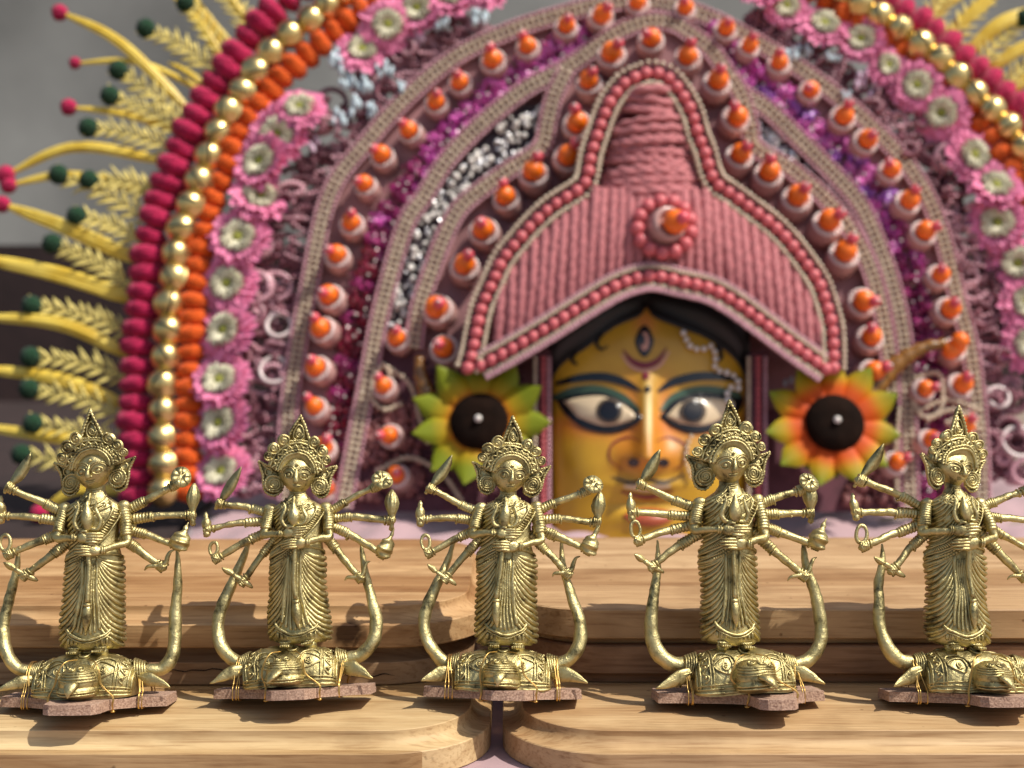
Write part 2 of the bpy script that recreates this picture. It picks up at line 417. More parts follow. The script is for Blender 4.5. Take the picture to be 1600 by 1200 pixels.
def leaf(m, c, d, L, wd, th=.05, side=(1, 0, 0), bend=0.0):
    """flat pointed blade with a midrib: c root, d direction, side = width direction"""
    c, d, side = (np.asarray(a, float) for a in (c, d, side)); d = d / np.linalg.norm(d)
    side = side - d * (side @ d); side /= np.linalg.norm(side); nr = np.cross(d, side); n = 12
    V = []
    for i in range(n):
        t = i / (n - 1); wv = wd * (sin(pi * min(1, t * .92 + .06)) ** .8) * (1 - .25 * t) if i < n - 1 else .012
        p = c + d * L * t + side * bend * sin(pi * t) + nr * 0
        V += [p - side * wv + nr * .02, p + nr * th * (1 - .6 * t), p + side * wv + nr * .02, p - nr * th * .15]
    F = [(4 * i + k, 4 * i + (k + 1) % 4, 4 * i + 4 + (k + 1) % 4, 4 * i + 4 + k) for i in range(n - 1) for k in range(4)]
    F += [(3, 2, 1, 0), tuple(4 * (n - 1) + k for k in range(4))]
    m.add(V, F); return m

def fist(m, c, d, r=.27, rs=None):
    """closed hand at the end of an arm: knob with four wrapped fingers and a thumb"""
    c = np.asarray(c, float); d = np.asarray(d, float) / np.linalg.norm(d)
    R = basis(d); ball(m, c + d * r * .3, (r * .95, r * .95, r * 1.15), 12, 8, R)
    up = np.array([0, 0, 1.0]); up = up - d * (up @ d); up /= np.linalg.norm(up) + 1e-9; fr = np.array([0, -1.0, 0]); fr = fr - d * (fr @ d); fr /= np.linalg.norm(fr)
    for k in range(4):
        o = c + d * r * (-.35 + .42 * k)
        a = np.linspace(-1.2, 2.2, 8)[:, None]
        tube(m, o + (np.cos(a) * fr + np.sin(a) * up) * r * 1.04, [r * .27] * 7 + [r * .18], 6)
    wire(m, [c - d * .1 - up * r * .7 + fr * r * .4, c + fr * r * 1.2, c + d * r * .9 + fr * r * 1.0 + up * r * .5], r * .26)
    tube(m, c - d * (r * 1.05) + r * .85 * (np.cos(np.linspace(0, 2 * pi, 14, endpoint=False))[:, None] * up + np.sin(np.linspace(0, 2 * pi, 14, endpoint=False))[:, None] * fr), r * .24, 6, closed=True)

def open_hand(m, wrist, d, up, fwd, L=.95, r=.085):
    """flat hand laid over the staff: palm, four fingers of unequal length bent at the knuckles, thumb"""
    wrist, d, up, fwd = (np.asarray(a, float) for a in (wrist, d, up, fwd))
    pc = wrist + d * .33 + fwd * .02
    ball(m, pc, (.42, .17, .31), 12, 8, np.stack([d, -fwd, up], 1))
    for k in range(4):
        o = wrist + d * .5 + up * (.22 - .15 * k)
        l = L * (.62, .72, .68, .54)[k]
        P = [o + fwd * .06, o + d * l * .4 + fwd * .13, o + d * l * .75 + fwd * .08 - up * .02, o + d * l - fwd * .04 - up * .03]
        P = cr(P, 10); tube(m, P, np.linspace(r, r * .62, 10), 7)
    P = cr([wrist + d * .18 + up * .2, wrist + d * .36 + up * .36 + fwd * .1, wrist + d * .6 + up * .34 + fwd * .14], 8)
    tube(m, P, np.linspace(r, r * .7, 8), 7)

def coil_radii(n, r, rings, amp=.035):
    return r + amp * np.abs(np.sin(np.linspace(0, pi * rings, n)))

def figurine(loc, yaw, lean, roll, label, opt):
    rg = random.Random(opt.get('seed', 1)); J = lambda s: rg.uniform(-s, s)
    root = empty('brass_figurine', loc, label, 'figurine', 'row of brass figurines on the boards')
    root.scale = (opt.get('scale', 1.02),) * 3
    root.rotation_euler = (-radians(lean), radians(roll), radians(yaw))     # lean tips the top away from the camera
    FX, FY, FZ = np.eye(3); fwd = -FY
    # ---- wooden foot plate
    lobe = opt.get('lobe', (-.9, 1.5)); lx0, lx1 = lobe; ly = opt.get('lobe_y', -4.9)
    xs0, xs1 = opt.get('plate', (-4.35, 4.35))
    poly = [(xs0, .9), (xs0 + J(.08), -1.35 + J(.2)), (xs0 + 1.6, -1.75), (lx0 - .75, -2.3), (lx0 - .35, -2.6), (lx0 - .1, -3.1), (lx0, ly + .35), (lx0 + .35, ly),
            ((lx0 + lx1) / 2, ly - .08), (lx1 - .3, ly + .05), (lx1, ly + .5), (lx1 + .15, -3.0), (lx1 + .5, -2.5), (lx1 + 1.0, -2.2), (xs1 - 1.2, -1.8), (xs1, -1.5 + J(.2)), (xs1 + J(.1), .9)]
    base = MB(); plate(base, poly[::-1], .26, lambda p, d: (p[0], p[1], d + .0))
    bo = base.build('base_plate', M_ply, root, smooth=False)
    p2 = MB(); c0 = np.array([(xs0 + xs1) / 2, -1.0])
    plate(p2, [((p[0] - c0[0]) * .992 + c0[0], (p[1] - c0[1]) * .985 + c0[1]) for p in poly[::-1]], .24, lambda p, d: (p[0], p[1], d + .263))
    p2.build('upper_ply', M_ply, bo, smooth=False)
    Z0 = .5
    # ---- buffalo head
    bc = np.array([0, -1.05, Z0]); A, Bd, H = 2.65, 1.75, 2.2
    def dome(u, v, off=0.0):       # u: -1..1 across, v: 0 (back foot) .. pi (front foot)
        u = np.asarray(u, float); v = np.asarray(v, float)
        k = np.clip(1 - np.abs(u) ** 3.0, 0, 1) ** (1 / 2.4)
        c, s = np.cos(v), np.sin(v)
        y = np.sign(c) * np.abs(c) ** .9 * (Bd * (.35 + .65 * k) + off); z = np.abs(s) ** .75 * (H * (.30 + .70 * k) + off)
        return np.stack([A * u + off * u * .4 + 0 * v, y + 0 * u, z + 0 * u], -1) + bc
    uu = np.linspace(-1, 1, 41); vv = np.linspace(0, pi, 25); gu, gv = np.meshgrid(uu, vv)
    m = MB(); V = dome(gu, gv).reshape(-1, 3)
    m.add(V, [(j * 41 + i, j * 41 + i + 1, (j + 1) * 41 + i + 1, (j + 1) * 41 + i) for j in range(24) for i in range(40)] +
          [tuple(j * 41 for j in range(25)), tuple(j * 41 + 40 for j in range(24, -1, -1))])
    mx = opt.get('muzzle', 0.0)
    mc = np.array([mx, -2.45, Z0 + .86])
    ball(m, mc, (1.12, 1.45, .88), 20, 14)
    ball(m, mc + (0, -.32, -.36), (1.08, 1.26, .5), 18, 10)
    head = m.build('buffalo_head', BRASS, root)
    d = MB()
    for s in (-1, 1):
        for u, r in ((.66, .055), (.72, .055), (.90, .055), (.955, .055)):
            v = np.linspace(.5, pi - .12, 26); tube(d, dome(s * u + 0 * v, v, .02), r, 6)
        v = np.linspace(.7, pi - .25, 90)          # scalloped braid between the two pairs of lines
        tube(d, dome(s * (.80 + .055 * np.cos(v * 17)), v, .03), .05, 6)
        for vv_ in np.linspace(.9, pi - .4, 7):
            ball(d, dome(s * .81, vv_, .05), .085, 8, 6)
    u = np.linspace(-.97, .97, 50)
    for zz, r in ((.07, .07), (.22, .05), (.36, .04)):
        tube(d, dome(u, pi - .0 - (zz * .35) + 0 * u, .04) + (0, 0, zz * .35), r, 6)
    u = np.linspace(-.6, .6, 30); tube(d, dome(u, 1.35 + 0 * u, .01), .05, 6)
    rope(d, dome(np.linspace(-.62, .62, 40), 1.2 + 0 * np.linspace(0, 1, 40), .02), .06)
    d.build('browband', BRASS, head)
    for s in (-1, 1):                               # eyes: almond ring, brow and a spiral pupil
        d = MB(); q = opt.get('eye_z', 0.0)
        def fp(x, z, off=.04):                      # point on the front of the dome at height z
            x = np.asarray(x, float); z = np.asarray(z, float); u = x / A; k = np.clip(1 - np.abs(u) ** 3, 0, 1) ** (1 / 2.4)
            sv = np.clip((z / (H * (.30 + .70 * k))), 0, .999) ** (1 / .75); v = pi - np.arcsin(sv)
            return dome(u, v, off)
        ex, ez = s * 1.16 + mx * .3, 1.42 + q
        a = np.linspace(0, 2 * pi, 26)
        tube(d, fp(ex + s * .50 * np.cos(a) * (1 + .25 * np.cos(a)), ez + .36 * np.sin(a) * (1 - .35 * np.cos(a))), .045, 6)
        tube(d, fp(ex + s * (.64 * np.cos(a[:14]) + .05), ez + .06 + .46 * np.sin(a[:14])), .05, 6)
        t = np.linspace(.1, 1, 22); tube(d, fp(ex + .2 * t * np.cos(12 * t), ez + .2 * t * np.sin(12 * t), .05), .035, 6)
        ball(d, fp(ex, ez, .06), .06, 8, 6)
        d.build('buffalo_eye', BRASS, head)
    d = MB()                                        # tear-drop on the forehead
    a = np.linspace(0, 2 * pi, 24); tx, tz = .05 + mx * .2, 2.28
    tube(d, fp(tx + .24 * np.sin(a) * (1 - .45 * np.cos(a)), np.minimum(tz + .27 * np.cos(a), 2.6), .05), .055, 6)
    d.build('forehead_drop', BRASS, head)
    d = MB()                                        # nostrils and muzzle stripes
    def mz(az, el, off=.03):
        return mc + np.stack([(1.12 + off) * np.cos(el) * np.sin(az), -(1.45 + off) * np.cos(el) * np.cos(az), (.88 + off) * np.sin(el)], -1)
    for s in (-1, 1):
        a = np.linspace(0, 2 * pi, 18); tube(d, mz(s * .36 + .23 * np.cos(a), .92 + .13 * np.sin(a)), .05, 6)
        ball(d, mz(s * .36, .92, .0), .07, 8, 6)
    for k in range(4):
        a = np.linspace(-1.05, 1.05, 22); tube(d, mz(a, .62 - .15 * k + 0 * a, .015), .042, 6)
    a = np.linspace(-1.15, 1.15, 22)
    for zz in (-.36, -.5): tube(d, mc + np.stack([1.1 * np.sin(a), -.32 - 1.30 * np.cos(a), zz + 0 * a], -1), .05, 6)
    d.build('nostril_lines', BRASS, head)
    d = MB(); td = opt.get('tongue', .35)
    P = cr([mc + (td * .3, -1.1, .0), mc + (td * .6, -1.6, .02), mc + (td * 1.2, -1.9, -.24), mc + (td * 1.7, -1.95, -.55)], 14)
    tube(d, P, np.array([.16, .26, .32, .35, .36, .36, .34, .32, .29, .25, .2, .15, .09, .03]), 10, squash=.5)
    d.build('tongue', BRASS, head)
    # ---- horns, ears, lashings
    for s in (-1, 1):
        hk = opt['horn_l'] if s < 0 else opt['horn_r']
        P = cr([(s * 2.35, -.75, Z0 + 1.15)] + [(s * x, y, z) for x, y, z in hk], 46)
        t = np.linspace(0, 1, 46)
        r = np.interp(t, [0, .1, .3, .55, .75, .9, 1], [.37, .38, .37, .325, .245, .155, .05]) * (1 + .03 * np.sin(t * 60 + 2 * J(1)))
        h = MB(); tube(h, P, r, 14); h.build('horn', BRASS, head)
        e = MB(); er = np.array([s * 2.5, -1.25, Z0 + .95]); tip = np.array(opt.get('ear_tip', (4.45, -1.9, .9))) * (s, 1, 1) + (J(.1), 0, J(.12))
        P = cr([er, er * .55 + tip * .45 + (0, 0, .12), tip], 16)
        tube(e, P, np.interp(np.linspace(0, 1, 16), [0, .15, .4, .7, 1], [.16, .34, .42, .25, .04]), 12, squash=.38)
        tube(e, P + np.array([0, -.12, .10]) * np.linspace(1, .2, 16)[:, None], np.interp(np.linspace(0, 1, 16), [0, .5, 1], [.06, .07, .02]), 6)
        e.build('ear', BRASS, head)
        cdn = MB()
        for k in range(5):
            c = np.array([s * (2.52 + .115 * k), -.78, Z0 + 1.18 + .02 * k]); ring(cdn, c, (0, 1, 0), (-.15 * s, 0, 1), .74 - .06 * k, .065, 22, 6)
        cdn.build('horn_collar', BRASS, head)
        wr = MB()
        for k in range(3):
            x = s * (2.86 + .07 * k + J(.04)); xx = x + s * J(.25)
            P = np.array([(x, .1, Z0 + 1.3), (x - s * .05, -.35, Z0 + 1.72), (x, -.95, Z0 + 1.70), (x + J(.06), -1.4, Z0 + 1.25), (xx, -1.8, Z0 + .3), (xx, -2.02, .62), (xx, -2.02, .0), (xx, -1.5, -.06), (xx, .5, -.06), (xx, .98, .05), (xx, .98, .65), (x, .6, Z0 + .6)])
            wire(wr, np.vstack([P, P[:1]]), .034, 70, 5)
        wr.build('binding_thread', M_wire, root)
        w2 = MB()
        for k in range(2):
            x0 = mx + s * (1.0 + .05 * k); xe = (lx0 - .22 if s < 0 else lx1 + .3)
            P = [(mx + s * .3, -2.2, Z0 + 2.0), (mx + s * .75, -2.75, Z0 + 1.92), (x0, -3.0, Z0 + 1.5), (x0 + s * .16, -3.05, Z0 + .8), (xe + .05 * k, -3.02, .68), (xe + .05 * k, -3.06, .3), (xe, -2.9, -.05), (xe - s * .5, -2.2, -.06)]
            wire(w2, P, .032, 40, 5)
        ball(w2, (xe, -2.85, -.08), (.14, .12, .07), 8, 6)
        w2.build('binding_thread', M_wire, root)
    # ---- robed figure standing on the head: everything below is lifted as one
    by = -.55; up0 = opt.get('lift', -.70)
    def T(P): return np.asarray(P, float) + np.array([opt.get('bx', 0.0), by, up0])
    class TB(MB):
        def add(self, v, f): return MB.add(self, T(v), f)
    m = TB(); n = 40; zz = np.array(sorted(set(_za + [3.9, 5.1, 6.1, 7.0, 9.8, 10.4])))
    th = np.linspace(0, 2 * pi, n, endpoint=False)
    V = np.concatenate([body_pt(th, z + 0 * th) for z in zz])
    m.add(V, [(a * n + k, a * n + (k + 1) % n, (a + 1) * n + (k + 1) % n, (a + 1) * n + k) for a in range(len(zz) - 1) for k in range(n)] + [tuple(range(n - 1, -1, -1)), tuple((len(zz) - 1) * n + k for k in range(n))])
    ball(m, (-.55, -.62, 10.2), (.44, .36, .42)); ball(m, (.55, -.58, 10.2), (.42, .34, .42))
    body = m.build('robed_body', BRASS, root)
    m = TB()                                       # swept pleats of the skirt
    ce = opt.get('panel', (-17, 15))
    for s in (-1, 1):
        N_ = 15
        for k in range(N_):
            z0 = 3.86 + (8.2 - 3.86) * k / (N_ - 1) + J(.02)
            rise = min(1.3, (8.6 - z0) * .8 + .12)
            t = np.linspace(0, 1, 30)
            e = abs(ce[0] if s < 0 else ce[1]) * .85 + 1.6 * (8 - z0)
            thd = s * (125 + (e - 125) * (1 - (1 - t) ** 1.25))
            z = z0 + rise * t ** 3.0 - .10 * np.sin(pi * t)
            tube(m, body_pt(np.radians(thd), z, .055 - .03 * t), (.128 + .012 * np.sin(9 * t + k)) * np.interp(t, [0, .06, .6, 1], [.5, 1, .85, .45]), 7)
    m.build('pleats', BRASS, body)
    m = TB()                                       # straight folds of the front panel and its hem
    for k in range(7):
        f = k / 6.0
        P = on_body([(ce[0] * .75 + (ce[1] - ce[0]) * .75 * f, 8.15), (ce[0] * .8 + (ce[1] - ce[0]) * .8 * f, 6.4), (ce[0] * 1.55 + (ce[1] - ce[0]) * 1.55 * f, 4.7 - .28 * sin(pi * f))], .06, 20)
        tube(m, P, .07, 7)
    for tdeg in (ce[0], ce[1]):
        tube(m, on_body([(tdeg * .86, 8.35), (tdeg * .95, 6.6), (tdeg * 1.5, 4.75)], .07, 26), .1, 7)
    for off, dz, r in ((.10, 0, .085), (.10, -.15, .05)):
        tube(m, on_body([(-42, 4.72 + dz), (-30, 4.42 + dz), (0, 4.16 + dz), (30, 4.42 + dz), (42, 4.72 + dz)], off, 30), r, 7)
    for k in range(-4, 5): tube(m, on_body([(k * 9, 4.3 - .22 + .0055 * abs(k * 9) - .05), (k * 9.5, 3.95)], .02, 6), .09, 6)
    m.build('front_panel', BRASS, body)
    m = TB()                                       # folds of the shawl, beaded sash and belt
    for k in range(13):
        z0 = 8.25 + .235 * k
        tube(m, on_body([(-122, z0), (-80, z0 + .05), (-45, z0 + .30), (-18, z0 + .85), (2 - k * .6, min(z0 + 1.6, 11.3))], .045, 22), .075, 6)
    s1 = [(74, 11.15), (62, 10.5), (40, 9.8), (8, 9.15), (-45, 8.5), (-88, 8.2)]
    s2 = [(50, 11.38), (42, 10.75), (21, 10.05), (-10, 9.42), (-55, 8.8), (-92, 8.5)]
    A1, A2 = on_body(s1, .15, 44), on_body(s2, .15, 44)
    tube(m, A1, .055, 6); tube(m, A2, .055, 6)
    for i in range(1, 43): wire(m, [A1[i] * .82 + A2[i] * .18, (A1[i] + A2[i]) / 2 + (0, -.05, 0), A1[i] * .18 + A2[i] * .82], .045, 4, 5)
    B1 = on_body([(-95, 7.75), (-55, 7.9), (-25, 8.25), (-5, 8.6)], .08, 20)
    for p in B1: ball(m, p, .085, 7, 5); ball(m, p + (0, 0, .19), .075, 7, 5)
    tube(m, B1 - (0, 0, .13), .05, 6); tube(m, B1 + (0, 0, .32), .05, 6)
    tube(m, on_body([(100, 8.4), (60, 8.62), (20, 8.72), (-4, 8.6)], .06, 20), .07, 6)
    m.build('sash', BRASS, body)
    m = TB()                                       # neck rings, necklace and its scrolls
    for k, (z, aa) in enumerate(((11.45, 70), (11.25, 62), (11.02, 52))):
        tube(m, on_body([(-aa, z + .22), (-aa * .5, z), (0, z - .22), (aa * .5, z), (aa, z + .22)], .05, 24), .055, 6)
    for tdeg, z in ((-30, 11.22), (-10, 11.05), (12, 11.05), (32, 11.22)):
        c = body_pt(np.radians(np.array([tdeg])), np.array([z]), .1)[0]; spiral(m, c, .16, .04, 1.8)
    for k in range(3): ring(m, (0, 0, 11.72 + .12 * k), (1, 0, 0), (0, 1, 0), .47 - .02 * k, .05, 20)
    m.build('necklace', BRASS, body)
    for s in (-1, 1):                              # feet
        f = TB(); ball(f, (s * .62 + opt.get('foot', 0), -1.12, 3.56), (.27, .62, .13), 14, 8)
        for k in range(5): ball(f, (s * .62 + opt.get('foot', 0) + (k - 2) * .105, -1.68 + .03 * abs(k - 2), 3.55), (.06, .11, .075), 7, 5)
        rope(f, np.array([s * .62 + opt.get('foot', 0), -.95, 3.72]) + np.stack([.30 * np.cos(np.linspace(0, 2 * pi, 20)), .16 * np.sin(np.linspace(0, 2 * pi, 20)), 0 * np.linspace(0, 1, 20)], 1), .055)
        lathe(f, [(.36, 3.2), (.36, 3.8)], (s * .62, -.6, 0), nu=14)
        f.build('foot', BRASS, body)
    # ---- head, turned a little on the neck
    ht, hn, hr = radians(opt.get('turn', 0)), radians(opt.get('nod', 0)), radians(opt.get('tilt', 0))
    Rz = np.array([[cos(ht), -sin(ht), 0], [sin(ht), cos(ht), 0], [0, 0, 1]]); Rx = np.array([[1, 0, 0], [0, cos(hn), -sin(hn)], [0, sin(hn), cos(hn)]])
    Ry = np.array([[cos(hr), 0, sin(hr)], [0, 1, 0], [-sin(hr), 0, cos(hr)]]); RH = Ry @ Rz @ Rx; pv = np.array([0, -.05, 12.2]); HD = np.array([0, -.02, .02])
    class HB(MB):
        def add(self, v, f): return MB.add(self, T((np.asarray(v, float) - pv) @ RH.T + pv + HD), f)
    fc = np.array([0, -.12, 13.0])
    m = HB(); nu, nv = 28, 22; V = []
    for j in range(nv + 1):
        ph = pi * j / nv; zz_ = cos(ph)
        for i in range(nu):
            a = 2 * pi * i / nu; s_ = sin(ph)
            wx = 1.0 - .40 * max(0, -zz_) ** 1.2; chin = 1 - .16 * max(0, -zz_) ** 2
            V.append((1.08 * s_ * sin(a) * wx, -.88 * s_ * cos(a) * chin, 1.12 * zz_))
    m.add(np.array(V) + fc, [(j * nu + i, (j + 1) * nu + i, (j + 1) * nu + (i + 1) % nu, j * nu + (i + 1) % nu) for j in range(nv) for i in range(nu)])
    hd = m.build('head', BRASS, root)
    def face(x, z, off=.0):
        x, z = np.asarray(x, float), np.asarray(z, float); q = z / 1.12
        s_ = np.sqrt(np.clip(1 - q * q, .01, 1)); wx = 1 - .40 * np.clip(-q, 0, 1) ** 1.2; ch = 1 - .16 * np.clip(-q, 0, 1) ** 2
        sa = np.clip(x / (1.08 * s_ * wx), -.98, .98)
        return fc + np.stack([x + 0 * z, -(.88 * s_ * ch * np.sqrt(1 - sa * sa) + off), z + 0 * x], -1)
    d = HB()                                       # nose, brows, eyes, lips, mark on the forehead
    P = np.vstack([face(0, .30, .02), face(0, .05, .12), face(0, -.18, .21), face(0, -.33, .25), face(0, -.41, .06)])
    P = cr(P, 14); tube(d, P, np.interp(np.linspace(0, 1, 14), [0, .4, .85, 1], [.06, .10, .155, .07]), 8)
    for s in (-1, 1):
        a = np.linspace(.1, 2.95, 20)
        for R_, r in ((.47, .05), (.37, .042)):
            tube(d, face(s * (.45 - R_ * np.cos(a) * 1.02), .0 + R_ * .95 * np.sin(a), .035), r, 6)
        a = np.linspace(0, 2 * pi, 20)
        tube(d, face(s * (.42 + .235 * np.cos(a)), -.05 + .185 * np.sin(a), .03), .045, 6)
        ball(d, face(s * .42, -.05, -.02), (.13, .10, .13), 10, 8)
        ball(d, face(s * .12, -.35, .09), .075, 8, 6)
    for z, ww, r in ((-.585, .25, .052), (-.675, .20, .056)):
        x = np.linspace(-ww, ww, 11); tube(d, face(x, z + .35 * x * x, .035), np.interp(np.abs(x), [0, ww], [r, r * .4]), 6)
    ball(d, face(0, .52, .03), .085, 10, 8)
    d.build('face_features', BRASS, hd)
    # crown: dome of bands, scrolls and a pointed finial
    m = HB(); co = np.array([0, -.15, 13.08])
    def arc(R, a0, a1, y, n=40, wob=0.0, wn=0, sx=1.0):
        a = np.radians(np.linspace(a0, a1, n)); Rr = R + wob * np.cos(wn * np.linspace(0, 2 * pi, n))
        return co + np.stack([Rr * np.cos(a) * sx * .93, y + 0 * a, Rr * np.sin(a)], 1)
    nA = 30; layers = [(.45, -.30), (.80, -.52), (1.02, -.62), (1.10, -.60), (1.24, -.52), (1.40, -.42), (1.60, -.30), (1.70, -.10), (1.66, .30), (1.32, .70), (.70, .95), (.05, 1.0)]
    V = np.concatenate([arc(R, 8, 172, y, nA) for R, y in layers])
    m.add(V, [(j * nA + i, j * nA + i + 1, (j + 1) * nA + i + 1, (j + 1) * nA + i) for j in range(len(layers) - 1) for i in range(nA - 1)])
    cw = m.build('crown', BRASS, root)
    d = HB()
    tube(d, arc(1.08, 2, 178, -.64), .07, 7)
    rope(d, arc(1.23, 4, 176, -.58, 60), .08)
    tube(d, arc(1.42, 9, 171, -.52, 130, wob=.085, wn=11), .05, 6)
    for a in np.radians(np.linspace(12, 168, 21)): ball(d, co + (1.32 * cos(a), -.45, 1.42 * sin(a)), .05, 6, 5)
    tube(d, arc(1.60, 10, 170, -.38), .07, 7); tube(d, arc(1.70, 10, 170, -.26), .055, 7)
    d.build('crown_bands', BRASS, cw)
    d = HB()
    for a, R_ in ((24, .27), (42, .33), (62, .36), (118, .36), (138, .33), (156, .27)):
        ar = radians(a + J(2)); c = co + np.array([1.78 * cos(ar), -.26, 1.90 * sin(ar)]); R2 = R_ * (1 + J(.08))
        lathe(d, [(.03, .0), (R2, .02), (R2, .14), (.02, .18)], c, (0, -1, 0), 18)
        spiral(d, c + (0, -.16, 0), R2, .045, 2.2, start=J(3), hand=rg.choice((-1, 1)))
    d.build('crown_scrolls', BRASS, cw)
    d = HB(); fz = opt.get('finial', 16.35) - .06; tz = 14.76; hw = .60
    lean_f = J(.05)
    plate(d, [(-hw, tz), (hw, tz), (.32, tz + .62), (.06 + lean_f, fz - .06), (-.06 + lean_f, fz - .06), (-.32, tz + .62)], .16, lambda p, q: (p[0], -.36 + q, p[1]))
    for s in (-1, 1):
        rope(d, cr([(s * hw, -.42, tz - .02), (s * .38, -.42, tz + .62), (lean_f, -.42, fz)], 30), .085)
    rope(d, cr([(-hw, -.42, tz), (0, -.42, tz + .06), (hw, -.42, tz)], 16), .06)
    a = np.linspace(0, 2 * pi, 26); tube(d, np.stack([.26 * np.sin(a) * (1 - .4 * np.cos(a)), -.42 + 0 * a, tz + .48 + .42 * np.cos(a)], 1), .045, 6)
    spiral(d, (0, -.42, tz + .40), .2, .045, 2.0)
    ball(d, (lean_f, -.40, fz + .02), .09, 8, 6)
    d.build('crown_finial', BRASS, cw)
    for s in (-1, 1):                              # winged ear ornaments
        d = HB(); wx, wz = opt.get('wing', (2.18, 13.62))
        poly = [(.82, 12.12), (1.22, 11.80), (1.66, 11.98), (1.80, 12.5), (1.86, 13.0), (wx, wz), (1.62, 13.42), (1.15, 13.25), (.80, 12.7)]
        plate(d, [(s * p[0], p[1]) for p in (poly if s > 0 else poly[::-1])], .14, lambda p, q: (p[0], -.10 + q - .1 * (abs(p[0]) < 1.2), p[1]))
        rope(d, cr([(s * x, -.16, z) for x, z in ((1.02, 13.2), (1.6, 13.40), (wx, wz))], 20), .065)
        rope(d, cr([(s * x, -.16, z) for x, z in ((wx, wz), (1.87, 13.0), (1.80, 12.5), (1.64, 11.98), (1.22, 11.80), (.84, 12.1))], 40), .075)
        c = np.array([s * 1.24, -.24, 12.45]); lathe(d, [(.02, 0), (.46, .0), (.42, .10), (.02, .14)], c + (0, .04, 0), (0, -1, 0), 20)
        spiral(d, c + (0, -.10, 0), .36, .045, 2.8, start=J(3), hand=s)
        rope(d, c + .45 * np.stack([np.cos(np.linspace(0, 2 * pi, 40)), 0 * np.linspace(0, 1, 40) - .1, np.sin(np.linspace(0, 2 * pi, 40))], 1), .065)
        a = np.linspace(0, 2 * pi, 20); tube(d, np.stack([s * (1.55 + .19 * np.sin(a)), -.17 + 0 * a, 13.08 + .2 * np.cos(a)], 1), .04, 6)
        tube(d, cr([(s * 1.1, -.16, 13.0), (s * 1.5, -.16, 13.2), (s * 1.92, -.16, 13.44)], 12), .04, 6)
        d.build('ear_ornament', BRASS, hd)
    # ---- front arms with hands on the trident
    yb = -1.28
    for s in (-1, 1):
        m = TB(); hz = 9.62 if s < 0 else 8.92; ex = s * 1.86; wrist = np.array([s * (.62 if s < 0 else .66) + .0, yb - .10, hz])
        sh = np.array([s * 1.52, -.12, 11.05]); el = np.array([ex, -.55, 9.68 if s < 0 else 9.35])
        P = cr([sh, sh * .45 + el * .55 + (s * .05, 0, 0), el * .85 + sh * .15], 44); tube(m, P, coil_radii(44, .28, 10, .05), 12)
        P = cr([el * .8 + sh * .2, el + (s * .02, -.05, -.12), el * .6 + wrist * .4 + (0, -.1, -.05), wrist], 26); tube(m, P, np.linspace(.24, .165, 26), 10)
        ball(m, sh + (0, 0, .08), (.34, .34, .3))
        for k in range(2): ring(m, wrist - s * np.array([-.12 - .11 * k, 0, 0]) * 1.0, (0, 1, 0), (0, 0, 1), .2, .06, 14)
        open_hand(m, wrist, np.array([-s, -.10, .02]), FZ, fwd, L=1.35, r=.1)
        m.build('front_arm', BRASS, root)
    m = TB(); tx = opt.get('staff_x', 0.0); sb = opt.get('staff_b', 0.0); yt = yb - .06
    P = cr([(tx, yt + .1, 10.0), (tx + .3 * sb, yt + .02, 8.6), (tx + .7 * sb, yt - .02, 6.9), (tx + sb, yt - .04, 6.1)], 20); tube(m, P, .125, 10)
    lathe(m, [(.10, -.05), (.2, 0), (.2, .1), (.11, .16)], (tx + sb, yt - .04, 6.0), (0, 0, -1), 14)
    lathe(m, [(.14, 0), (.22, .25), (.25, .6), (.20, .95), (.08, 1.25), (.02, 1.42)], (tx + sb, yt - .04, 5.95), (0, 0, -1), 16, fn=lambda t, z: 1 + .06 * np.cos(8 * t))
    tr = m.build('trident', BRASS, root)
    m = TB(); hb = np.array([tx - .0, yt - .02, 9.95])
    lathe(m, [(.13, 0), (.24, .15), (.33, .45), (.34, .7), (.27, .95), (.15, 1.2), (.08, 1.42), (.02, 1.5)], hb, (0, 0, 1), 16)
    for s in (-1, 1):
        P = cr([hb + (s * .1, 0, .15), hb + (s * .5, 0, .12), hb + (s * .68, -.02, .5), hb + (s * .52, -.02, .95), hb + (s * .46, -.02, 1.22), hb + (s * .52, -.03, 1.46)], 24)
        tube(m, P, np.interp(np.linspace(0, 1, 24), [0, .3, .7, 1], [.12, .14, .11, .035]), 8)
    m.build('trident_head', BRASS, tr)
    # ---- eight back arms, each with what it holds
    hands = {-1: [(-4.55, 11.95), (-5.05, 10.55), (-4.75, 9.0), (-4.05, 7.55)], 1: [(3.85, 11.7), (4.55, 10.15), (4.4, 8.5), (3.75, 7.15)]}
    roots = [(1.35, 10.75), (1.45, 10.4), (1.45, 10.0), (1.3, 9.55)]
